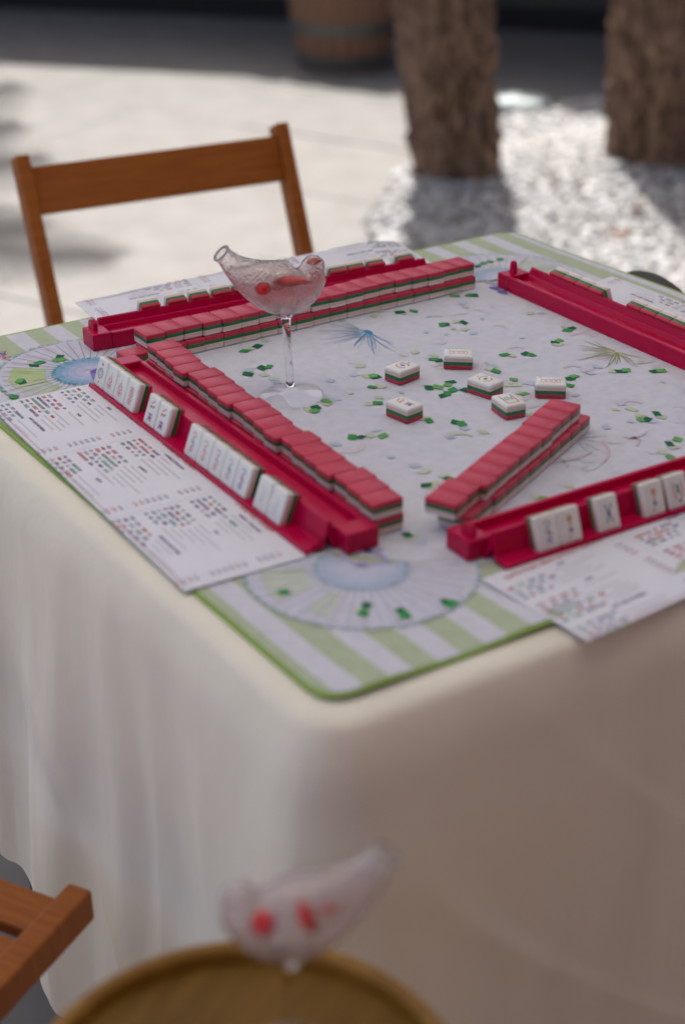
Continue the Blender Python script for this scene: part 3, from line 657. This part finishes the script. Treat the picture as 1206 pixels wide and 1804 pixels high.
# ------------------------------------------------------------------ tiles
TW, TL, TT = .0225, .0302, .0150
def tring(o, z, c=.0019, n_=3):
    hx, hy = TW/2-o, TL/2-o; c = max(.0006, c-o*.5); out = []
    for sx, sy, a0 in ((1,-1,-90),(1,1,0),(-1,1,90),(-1,-1,180)):
        for k in range(n_+1): a = R(a0+90*k/n_); out.append(Vector((sx*(hx-c)+c*math.cos(a), sy*(hy-c)+c*math.sin(a), z)))
    return out
def layer(name, rows, m_):
    b = MB(); b.loft([tring(o, z) for o, z in rows]); return b.mesh(name, m_, True, 50)
T_RED = layer('back_layer', [(.0011,0),(.0004,.0003),(.0001,.0010),(0,.0044)], 'tile_red')
T_GRN = layer('green_layer', [(.00012,.0044),(.00012,.0084)], 'tile_green')
T_BLU = layer('blush_layer', [(0,.0084),(0,.0119)], 'tile_blush')
T_WHT = layer('face_layer', [(.0001,.0119),(.0001,.0132),(.0003,.0140),(.0009,.0146),(.0021,.0150)], 'tile_white')
def tile(Mx, label, group, prt=None):
    t = bpy.data.objects.new('mahjong_tile', None); COL.objects.link(t); t.empty_display_size = .01
    t.matrix_world = Mx; tag(t, label, 'tile', group)
    link('back_layer', T_RED, t); link('green_layer', T_GRN, t); link('blush_layer', T_BLU, t); f = link('face_layer', T_WHT, t)
    if prt: link('printed_symbol', PR[prt], f)
    return t
PR = {}
def prn(name, fn):
    b = MB(); fn(b); me = b.mesh('printed_symbol', 'print'); flip_up(me); PR[name] = me
zP = TT+.00012
RD, PP, BL, GN, PKs = (.50,.06,.10), (.26,.06,.26), (.16,.26,.48), (.05,.28,.13), (.62,.24,.30)
def p_dot(b):
    b.ring((0,-.0005), .0044, .0054, zP, (.22,.30,.42)); b.ring((0,-.0005), .0022, .0028, zP, (.45,.36,.45), n=16)
    for k in range(8): a = R(45*k); b.stroke([(.0024*math.cos(a), -.0005+.0024*math.sin(a)), (.0044*math.cos(a), -.0005+.0044*math.sin(a))], .0004, zP+.00002, (.35,.35,.45))
    b.stroke([(-.002,.0088),(.002,.0088)], .0009, zP, RD); b.stroke([(0,.0070),(0,.0108)], .0009, zP+.00003, RD); b.stroke([(-.001,-.0092),(.001,-.0092)], .0016, zP, RD)
    text_into(b, '1', -.0085, .0085, .004, BL, z=zP)
def p_berry(b):
    for x, y in ((-.002,-.004),(.002,-.004),(0,-.0005),(-.0016,-.0066),(.0016,-.0066)): b.ring((x,y), .0017, .0023, zP, PKs, n=16)
    b.stroke([(-.0035,-.0015),(-.002,.0025),(0,.005),(.002,.0025),(.0035,-.0015)], .0006, zP, RD); b.stroke([(0,.005),(.0006,.0085)], .0005, zP, (.35,.40,.2))
    text_into(b, '2', -.0085, .0085, .004, BL, z=zP)
def p_tower(b):
    for x in (-.0022,.0022):
        for y in (-.0072,-.0028,.0016,.006): b.ring((x,y), .0014, .0021, zP, PKs, n=16)
    b.stroke([(0,-.0095),(0,.0085)], .0005, zP, RD)
def p_crak(b):
    b.stroke([(-.003,.007),(0,.0085),(.0032,.0105)], .0012, zP, PKs); b.stroke([(-.004,.003),(-.001,.0045),(.002,.0035),(.0042,.0062)], .0013, zP, RD); b.ring((-.0028,.0035), 0, .0015, zP+.00003, PKs, n=12)
    for i, (p, q_) in enumerate((((-.004,-.0035),(.004,-.0035)),((0,-.002),(0,-.0095)),((-.0035,-.0062),(.0035,-.0062)),((-.0036,-.0098),(0,-.0062)),((.0036,-.0098),(0,-.0062)))): b.stroke([p, q_], .0011, zP+.00002*i, PP)
def p_oval(b, core):
    b.ring((0,0), .0058, .0068, zP, RD, 20, 160); b.ring((0,0), .0058, .0068, zP, RD, 200, 340)
    b.ring((0,0), 0, .0021, zP, core, n=7); b.stroke([(-.0035,.001),(-.0015,-.0015),(.0015,.0015),(.0035,-.001)], .0007, zP+.00003, core); b.ring((0,.0098), 0, .001, zP, RD, n=8)
    text_into(b, '1', -.0088, .0085, .0038, RD, z=zP)
def p_coils(b):
    for y in (-.0075,-.0025,.0025,.0075):
        b.ring((.001,y), .0016, .0022, zP, RD, -140, 130, 16); b.ring((-.003,y), .0016, .0022, zP, (.60,.2,.22), 30, 300, 16)
    text_into(b, '8', .0066, .0088, .0036, INK, z=zP)
def p_frame(b):
    for p, q_ in (((-.006,-.0095),(-.006,.0095)),((.006,-.0095),(.006,.0095)),((-.006,.0095),(.006,.0095))): b.stroke([p, q_], .0009, zP+.00002*len(b.f), (.30,.05,.10))
    b.stroke([(-.0035,-.004),(-.0028,.003),(0,-.001),(.0028,.003),(.0035,-.004)], .0013, zP+.0002, GN); b.stroke([(0,-.001),(0,-.006)], .0011, zP+.00023, GN)
def p_soap(c1, c2):
    def fn(b):
        b.stroke([(-.0035,.008),(.001,.0095),(.0035,.007),(.001,.005),(-.002,.004)], .0011, zP, c1); b.stroke([(-.003,.001),(.002,0),(.003,-.003)], .0011, zP, c2); b.ring((0,-.0065), .0012, .0026, zP, c1, n=14); b.stroke([(0,.004),(.0004,-.004)], .0009, zP+.00003, c2)
    return fn
prn('dot', p_dot); prn('berry', p_berry); prn('tower', p_tower); prn('crak', p_crak); prn('oval_blue', lambda b: p_oval(b, BL)); prn('oval_green', lambda b: p_oval(b, GN))
prn('coils', p_coils); prn('frame', p_frame); prn('soap1', p_soap(PKs, BL)); prn('soap2', p_soap((.60,.38,.32), PKs)); prn('soap3', p_soap((.55,.45,.55), GN)); prn('soap4', p_soap(BL, PP)); prn('soap5', p_soap(RD, BL))
def p_cross(b):
    b.stroke([(-.0035,.008),(.0035,-.008)], .0016, zP, (.25,.33,.52)); b.stroke([(.0035,.008),(-.0035,-.008)], .0016, zP+.00003, (.20,.36,.36)); b.ring((0,0), 0, .0018, zP+.00006, PP, n=9)
prn('cross', p_cross)
def p_flower(b):
    b.ring((0,-.004), 0, .0022, zP, BL, n=10); b.stroke([(0,-.004),(.0003,.008)], .001, zP+.00003, RD); b.ring((0,.006), .001, .003, zP+.00005, (.6,.35,.25), n=10); b.ring((-.002,-.009), 0, .0014, zP, PKs, n=8)
prn('flower', p_flower)
def p_green(b):
    b.stroke([(-.0005,.006),(.0005,-.002)], .0026, zP, GN); b.stroke([(-.004,.008),(-.005,.001),(-.003,-.006)], .001, zP, RD); b.stroke([(.004,.008),(.005,.001),(.003,-.006)], .001, zP, RD); b.ring((.001,-.0085), 0, .0015, zP, PP, n=8)
prn('greens', p_green)
def p_faint(b):
    b.stroke([(-.003,.008),(.003,.003),(-.002,-.003),(.003,-.009)], .0012, zP, (.58,.62,.68)); b.ring((.001,-.002), .002, .003, zP, (.60,.66,.64), n=12)
prn('faint', p_faint)

ORD = ['zeroth','first','second','third','fourth','fifth','sixth','seventh','eighth','ninth','tenth','eleventh','twelfth','thirteenth','fourteenth','fifteenth','sixteenth','seventeenth','eighteenth','nineteenth','twentieth']
MT = MZ+.0014
FLIP = Matrix.Translation((0,0,TT)) @ Matrix.Rotation(math.pi, 4, 'X')
def lay(x, y, z, rz_, face_up):
    M_ = Matrix.Translation((x, y, z)) @ Matrix.Rotation(rz_, 4, 'Z')
    return M_ if face_up else M_ @ FLIP
rg = random.Random(31)
# left wall: tiles run along y, long side along x
for row, z in ((0, MT), (1, MT+TT+.0001)):
    for i in range(19):
        y = .605-i*.02262; t = i/18; g4 = i % 4
        x = (.1925-.0105*t)+(.0030-.0017*g4)*(1 if row else .4)+rg.uniform(-.0006,.0006)
        tile(lay(x, y, z, R(90+rg.uniform(-1,1)), False), f'red-backed tile, {ORD[i+1]} from the far end, {"top" if row else "bottom"} row of left wall', 'left wall of tiles')
# far wall
for row, z in ((0, MT), (1, MT+TT+.0001)):
    for i in range(19):
        x = .2015+i*.02258; y = .6525+.0015*math.sin(i*1.1)*(row)+rg.uniform(-.0007,.0007)-.003*(1-row)+.004*(i/18)
        tile(lay(x, y, z, R(rg.uniform(-1,1)), False), f'red-backed tile, {ORD[i+1]} from the left end, {"top" if row else "bottom"} row of far wall', 'far wall of tiles')
# broken wall in front of the nearest rack
a = math.atan2(.105,.2195); ux, uy = math.cos(a), math.sin(a)
for row, z in ((0, MT), (1, MT+TT+.0001)):
    for i in range(11):
        s = .0115+i*.02256+(.0125 if not row else 0); o_ = (.0035 if i < 2 else (-.001 if i < 8 else .0012))*(1 if row else .3)-(.004 if not row else 0)+rg.uniform(-.0006,.0006)
        x = .2178+ux*s-uy*o_; y = .1605+uy*s+ux*o_
        tile(lay(x, y, z, a+R(rg.uniform(-1.2,1.2)), False), f'red-backed tile, {ORD[i+1]} from the near end, {"top" if row else "bottom"} row of slanting wall', 'slanting wall of tiles')
tile(lay(.1775,.6425,MT,R(92),False), 'single red-backed tile lying low at the corner between two racks', 'stray tiles')
# loose face-up tiles in the middle
LOOSE = [(.3865,.4576,-78,'oval_blue','face-up tile with a blue-centred red oval, upper left of the loose six'),
         (.4560,.4560,52,'coils','face-up tile with a row of red coils, farthest of the loose six'),
         (.4345,.3830,-76,'oval_green','face-up tile with a green-centred red oval, touching the green-framed tile'),
         (.3330,.3782,-80,'crak','face-up tile with purple and red brush marks, nearest left of the loose six'),
         (.4221,.3303,-8,'frame','face-up tile with green mark inside a dark square frame'),
         (.4860,.3443,52,'coils','face-up tile with red coils, rightmost of the loose six beside the slanting wall')]
for i, (x, y, rz_, p, lb) in enumerate(LOOSE):
    tile(lay(x, y, MT, R(rz_+{0:0,1:90,2:90,3:90,4:180,5:90}[i] if i not in (1,5) else rz_), True), lb, 'loose face-up tiles', p)

# ------------------------------------------------------------------ racks
RW = .060; RB = .4550; RC = .424
def rack(loc, rz_, label, peg=0, horn=0):
    t = empty('tile_rack', loc, rz_, label, 'rack', 'crimson tile racks')
    mmm = lambda L: [(y/1000, z/1000) for y, z in L]
    b = MB(); b.prism(mmm([(0,0),(0,4.6),(.5,5.4),(1.4,5.5),(2,5.0),(2.2,4),(17.5,4),(23.0,22.5),(24,23.5),(25.6,23.5),(26.6,22.6),(28.8,16),(28.8,0),(26.8,0),(21.5,13),(16.5,2.4),(2.3,2.4),(2.3,0)]), -RC/2, RC/2)
    bm = bmesh.new(); me = b.mesh('tile_ledge', 'rack'); bm.from_mesh(me)
    for v in bm.verts:                # ends of the ledge are cut at a slant
        e = abs(v.co.x)-RC/2+.001
        if e > 0: v.co.x -= math.copysign(.020*min(1, v.co.z/.021)*(.55 if v.co.y < .02 else .25), v.co.x)
    bm.to_mesh(me); bm.free(); link('tile_ledge', me, t)
    b = MB(); sec = [(29,0),(29,16.2),(29.6,16.6),(31,16.4),(32,15.8),(34.5,11.5),(53.5,11),(55,17.0),(55.6,18.0),(59,18.0),(60,17.0),(60,0)]
    b.prism(mmm(sec), -RB/2+.022, RB/2-.022); b.build('trough', 'rack', t)
    for s in (-1, 1):
        b = MB(); x0, x1 = sorted((s*(RB/2-.022), s*RB/2)); b.box(x0, x1, .029, .060, 0, .0184, b=.0022); b.build('end_block', 'rack', t)
    if peg:
        b = MB(); px = peg*(RB/2-.012); b.lathe([(.0055,.017),(.0048,.019),(.0042,.028),(.0040,.0300),(.0030,.0318),(.0012,.0326)], 16, (px, .046)); b.build('peg', 'rack', t, True, 50)
    if horn:
        b = MB(); px = horn*(RB/2-.006); k = 12
        sec = [(.033,.017)]+[(.0405-.0075*math.cos(math.pi*i/k), .0215+.0075*math.sin(math.pi*i/k)) for i in range(k+1)]+[(.048,.017)]
        b.prism(sec, min(px, px-horn*.005), max(px, px-horn*.005)); b.build('hinge_tab', 'rack', t, True, 40)
    return t
RZ = MT
racks = {
 'left': ((.1070,.4010,RZ), R(-91.1), 'crimson plastic rack beside the large printed card on the left', 0, 0),
 'far': ((.388,.7435,RZ), R(180-3.4), 'crimson plastic rack at the far side, behind the wine glass', 0, 1),
 'right': ((.7035,.4030,RZ), R(90), 'crimson plastic rack at the right, with a peg and no wall before it', 1, 0),
 'near': ((.4335,.0790,RZ), R(-.6), 'crimson plastic rack nearest the camera, cut by the right picture edge', 0, -1)}
RM = {}
for k, (loc, rz_, lb, pg, hn) in racks.items():
    rack(loc, rz_, lb, pg, hn); RM[k] = Matrix.Translation(loc) @ Matrix.Rotation(rz_, 4, 'Z')
LEAN = {'left': R(20), 'far': R(21), 'right': R(21), 'near': R(21)}
def rack_tile(k, x, label, prt=None, dz=0):
    # face looks to -y (the player), top leans back to +y
    base = Matrix.Translation((x, .0030, .0043+dz)) @ Matrix.Rotation(-LEAN[k], 4, 'X') @ Matrix.Translation((0, TT, TL/2)) @ Matrix.Rotation(math.pi/2, 4, 'X')
    tile(RM[k] @ base, label, f'tiles standing in the {k} rack', prt)
def along(k, wx, wy): return (RM[k].inverted() @ Vector((wx, wy, 0))).x
def run(k, items, what):
    for i, (wx, wy, p, lb) in enumerate(items): rack_tile(k, along(k, wx, wy), lb, p)
PITCH = .0228
L_ = []; ys = [.594-PITCH*i for i in range(4)]+[.481,.458]+[.397-PITCH*i for i in range(5)]+[.2700,.2470]
ps = ['dot','berry','berry','tower','crak','crak','soap1','soap2','soap2','soap3','soap4','faint','faint']
lb = ['white tile with a blue ring, farthest in the left rack','white tile with pink berry cluster, next to the blue-ringed tile in left rack','white tile with pink berry cluster, third from far end of left rack','white tile with tall pink coils, fourth from far end of left rack','white tile with purple and red marks, farther of the pair in left rack','white tile with purple and red marks, nearer of the pair in left rack',
 'white tile, farthest of the run of five in left rack','white tile, second of the run of five in left rack','white tile, middle of the run of five in left rack','white tile with a faint green mark, fourth of the five in left rack','white tile with blue marks, nearest of the run of five in left rack','pale white tile, farther of the last pair in left rack','pale white tile at the near end of the left rack']
run('left', [(.12, y+.004, p, l_) for y, p, l_ in zip(ys, ps, lb)], '')
run('near', [(.2705,.08,'soap4','white tile with grey blue marks, leftmost in the nearest rack'),(.2935,.08,'flower','white tile with orange and blue flower, second in the nearest rack'),(.3345,.08,'cross','white tile with crossed blue marks standing alone in the nearest rack'),(.3845,.08,'flower','white tile with a small blue flower, fourth in the nearest rack'),(.4115,.08,'greens','white tile with green and red marks, cut by the right picture edge')], '')
xs = [.242,.274,.3015,.329,.354,.393,.418,.446,.478,.5020,.5290,.5690]
run('far', [(x, .73, 'soap1', f'tile seen from its red back, {ORD[i+1]} from the left in the far rack') for i, x in enumerate(xs)], '')
ysr = [.566-.0224*i for i in range(4)]+[.436-.0224*i for i in range(6)]
run('right', [(.69, y, 'soap2', f'tile seen from its red back, {ORD[i+1]} from the far end in the right rack') for i, y in enumerate(ysr)], '')

# ------------------------------------------------------------------ bird shaped cocktail glasses
K = 1/1775
def bird(name, loc, rz_, label, fruit, tilt=0, group='bird shaped glasses'):
    t = empty(name, loc, rz_, label, 'glass', group); t.rotation_euler = (0, tilt, rz_)
    P = lambda x, y: Vector(((x-506)*K, 0, (702-y)*K/.93))
    sp = [(402,441,15.5),(409,449,15.5),(421,463,20),(436,477,27),(455,491,35),(478,504,43),(502,513,47),(524,515,44),(542,508,38),(554,499,31.5),(562,490,26),(570,485,20),(576,483,12),(580,482,4)]
    def shell(off, sub=3):
        pts = []
        for i in range(len(sp)-1):
            p0, p1, p2, p3 = sp[max(i-1,0)], sp[i], sp[i+1], sp[min(i+2, len(sp)-1)]
            for k in range(sub):
                u = k/sub; pts.append(tuple(.5*((2*p1[j])+(-p0[j]+p2[j])*u+(2*p0[j]-5*p1[j]+4*p2[j]-p3[j])*u*u+(-p0[j]+3*p1[j]-3*p2[j]+p3[j])*u**3) for j in range(3)))
        pts.append(sp[-1]); rings = []; n_ = 36
        for i, (x, y, r) in enumerate(pts):
            d = (P(*pts[min(i+1, len(pts)-1)][:2])-P(*pts[max(i-1,0)][:2])).normalized(); a_ = Vector((0,1,0)); c_ = d.cross(a_)
            rr = max(.0006, r*K-off)
            ring = []
            for k in range(n_):
                th = 2*math.pi*k/n_; v = P(x, y)+a_*math.cos(th)*rr*.97+c_*math.sin(th)*rr
                if x > 548:      # crease that sets the head apart from the back
                    pass
                ring.append(v)
            rings.append(ring)
        # dent behind the head
        for ring in rings:
            for v in ring:
                dd = (v-P(537,474)); g_ = math.exp(-((dd.x/.0055)**2+(dd.z/.010)**2)); v.z -= .0065*g_
        return rings
    b = MB(); out = shell(0); inn = shell(.0012)
    b.loft([r for r in inn[::-1]]+out, cap=False)
    b.build('bowl', 'glass_frosty', t, smooth=True)
    # drink: the inner volume up to a level
    b = MB(); b.loft(shell(.0007)[6:]); me = b.mesh('drink', 'drink', True)
    bm = bmesh.new(); bm.from_mesh(me); lev = P(0,472).z
    r_ = bmesh.ops.bisect_plane(bm, geom=bm.verts[:]+bm.edges[:]+bm.faces[:], plane_co=(0,0,lev), plane_no=(0,0,1), clear_outer=True)
    ed_ = [e for e in r_['geom_cut'] if isinstance(e, bmesh.types.BMEdge)]
    try: bmesh.ops.holes_fill(bm, edges=ed_, sides=0)
    except Exception: pass
    bm.to_mesh(me); bm.free(); link('drink', me, t)
    b = MB(); prof = [(.0125,.0855),(.0075,.083),(.0048,.079),(.0040,.070),(.0037,.045),(.0038,.020),(.0048,.011),(.009,.0062),(.019,.0036),(.030,.0022),(.0325,.0014),(.0325,.0004),(.0300,0)]
    zb = P(500,559).z; prof = [(r, z*zb/.083) for r, z in prof]
    b.lathe(prof[:7], 40); b.build('stem', 'glass_clear', t, smooth=True)
    b = MB(); b.lathe(prof[6:], 48); b.build('foot', 'glass_thin', t, smooth=True)
    b = MB(); c = P(402,441); d = (P(409,449)-c).normalized(); a_ = Vector((0,1,0)); e_ = d.cross(a_)
    b.tube([c+(a_*math.cos(2*math.pi*k/28)*.97+e_*math.sin(2*math.pi*k/28))*15.2*K for k in range(29)], .0011, 6, False); b.build('rim', 'glass_clear', t, smooth=True)
    for (x, y, dy, s, sq_, m_) in fruit:
        b = MB(); n1, n2 = 10, 16; rings = []
        for i in range(n1+1):
            u = i/n1; r_ = math.sin(math.pi*u)**.8*(1-.25*u); rings.append([Vector((s*(u-.5)*2*sq_[0], s*r_*math.cos(2*math.pi*k/n2)*sq_[1], s*r_*math.sin(2*math.pi*k/n2)*sq_[2])) for k in range(n2)])
        b.loft(rings); b.build('strawberry_piece', m_, t, True, None, P(x, y)+Vector((0,dy,0)), (0, sq_[3], 0))
    return t
F1 = [(462,499,-.016,.0085,(1.1,.9,.85,.2),'berry'),(486,500,-.017,.0070,(1.2,.8,.55,.15),'berry'),(508,494,-.018,.0125,(1.5,.45,.5,.12),'berry_pale'),(535,501,-.014,.0075,(1.5,.7,.35,.1),'berry_pale'),(561,477,-.004,.0065,(1.2,.9,.55,0),'berry')]
bird('bird_glass', (.2680,.4800,MT), math.atan2(-.549,.8356)+R(20), 'bird shaped cocktail glass with strawberries standing on the game mat', F1, R(-3))

# ------------------------------------------------------------------ small round side table in front, with the second glass
TC = Vector((-.186,-.2015,TZ-.08)); TR = .131
st_ = empty('side_table', (TC.x, TC.y, 0), .5, 'small round brown wooden table with raised rim in the foreground', 'side table')
z1 = TC.z
b = MB(); b.lathe([(.0,z1-.030),(TR-.012,z1-.030),(TR-.012,z1-.011),(.0,z1-.011)], 72); b.build('table_top', 'table_wood', st_, True, 40)
b = MB(); b.lathe([(TR-.0118,z1-.034),(TR-.002,z1-.034),(TR,z1-.031),(TR,z1-.004),(TR-.002,z1-.0008),(TR-.005,z1),(TR-.009,z1-.001),(TR-.0112,z1-.004),(TR-.0118,z1-.012)], 72); b.build('rim', 'rim_wood', st_, True, 50)
b = MB(); b.lathe([(.020,z1-.030),(.024,z1-.05),(.014,z1-.10),(.013,.30),(.018,.08),(.016,.05)], 24); b.build('pillar', 'table_wood', st_, True, 40)
b = MB(); b.lathe([(.115,.002),(.125,.008),(.122,.022),(.03,.045),(.015,.05)], 48); b.build('foot', 'table_wood', st_, True, 40)
F2 = [(470,502,.012,.0105,(1,.9,1.0,.5),'berry'),(516,494,.014,.013,(.45,.8,1.05,.4),'berry'),(540,505,.0,.006,(1.2,.9,.5,0),'berry_pale')]
F2 = [(1007-x, y, d, s, q_, m_) for x, y, d, s, q_, m_ in F2]
fg = bird('bird_glass', (-.1425,-.1850,z1-.0105), math.atan2(-.549,.8356)+math.pi+R(6), 'blurred bird shaped glass with two strawberry pieces in the foreground', F2, R(0)); fg.scale = (.93,.93,.93)

# ------------------------------------------------------------------ folding chairs (local: faces +x, z up)
def chair(loc, rz_, label):
    t = empty('folding_chair', loc, rz_, label, 'chair', 'wooden folding chairs')
    W2 = .212; sl_ = .46
    def bar(name, p, q_, wx, wy, m_='chair_wood'):
        p, q_ = Vector(p), Vector(q_); d = (q_-p); L = d.length; Mx = Matrix.Translation(p) @ d.to_track_quat('Z', 'Y').to_matrix().to_4x4()
        b = MB(); b.box(-wx/2, wx/2, -wy/2, wy/2, 0, L, b=.003)
        o = b.build(name, m_, t); o.matrix_local = Mx; return o
    topz = .762; xt = -.235
    for s in (-1, 1):
        bar('back_post', (xt+sl_*topz, s*W2, 0), (xt, s*W2, topz), .021, .034)
        bar('rear_leg', (-.17, s*(W2-.028), 0), (.0, s*(W2-.028), .425), .022, .034)
        bar('seat_rail', (-.19, s*(W2-.052), .435), (.205, s*(W2-.052), .450), .024, .032)
    def cross(name, x, z, h, th, yw, slope=True):
        b = MB(); b.box(-th/2, th/2, -yw, yw, -h/2, h/2, b=.003)
        o = b.build(name, 'chair_wood_h' if False else 'slat_wood', t, loc=(x, 0, z), rot=(0, -math.atan(sl_) if slope else 0, 0)); return o
    zt = topz-.012-.036; cross('back_slat', xt+sl_*(topz-zt)+.0, zt, .071, .014, W2-.010)
    cross('stretcher', xt+sl_*(topz-.12), .12, .022, .022, W2-.010); cross('stretcher', -.14, .05, .022, .022, W2-.04, False)
    for i in range(7):
        b = MB(); x = .172-i*.056; b.box(-.0225, .0225, -(W2-.062), W2-.062, -.007, .007, b=.003)
        b.build('seat_slat', 'slat_wood', t, loc=(x, 0, .4475+(x-.2)*.038))
    return t
mat('slat_wood', (.32,.098,.014), .5, spec=.22, col2=(.24,.062,.008), vscale=9, stretch=(14,1,14), distort=1.2)
cdir = Vector((-.09,-1,0)).normalized()
c0 = Vector((.612,1.437,0)) + cdir*.235
chair((c0.x, c0.y, 0), math.atan2(cdir.y, cdir.x), 'orange brown wooden folding chair pulled up at the far side of the table')
f = Vector((.87,.5,0)).normalized(); sd_ = Vector((-f.y, f.x, 0))
corner = Vector((-.092,.246,0)); o_ = corner - f*.205 + sd_*(.212-.052)
chair((o_.x, o_.y, 0), math.atan2(f.y, f.x), 'orange brown folding chair at the lower left, only a seat corner showing')

# ------------------------------------------------------------------ unidentified dark arched shape at the far right table edge, modelled as a chair
dk = empty('dark_arch', (.99,.585,0), math.pi, 'dark brown arched shape just past the far right mat edge, built as a chair', 'chair')
b = MB(); k = 16; prof = [(-.075,.44)]+[(-.075*math.cos(math.pi*i/k), .700+.043*math.sin(math.pi*i/k)) for i in range(k+1)]+[(.075,.44)]
n_ = len(prof); b.add([(.135,y,z) for y, z in prof]+[(.160,y,z) for y, z in prof], [tuple(range(n_))[::-1], tuple(range(n_, 2*n_))]+[(i, (i+1) % n_, (i+1) % n_+n_, i+n_) for i in range(n_)])
b.build('back', 'dark_leather', dk)
b = MB(); b.box(-.19,.165,-.19,.19,.41,.45, b=.012); b.build('seat', 'dark_leather', dk)
for sx in (-.16,.14):
    for sy in (-.16,.16):
        b = MB(); b.tube([(sx,sy,.41),(sx*1.05,sy*1.05,0)], [.018,.013], 8); b.build('leg', 'dark_leather', dk)
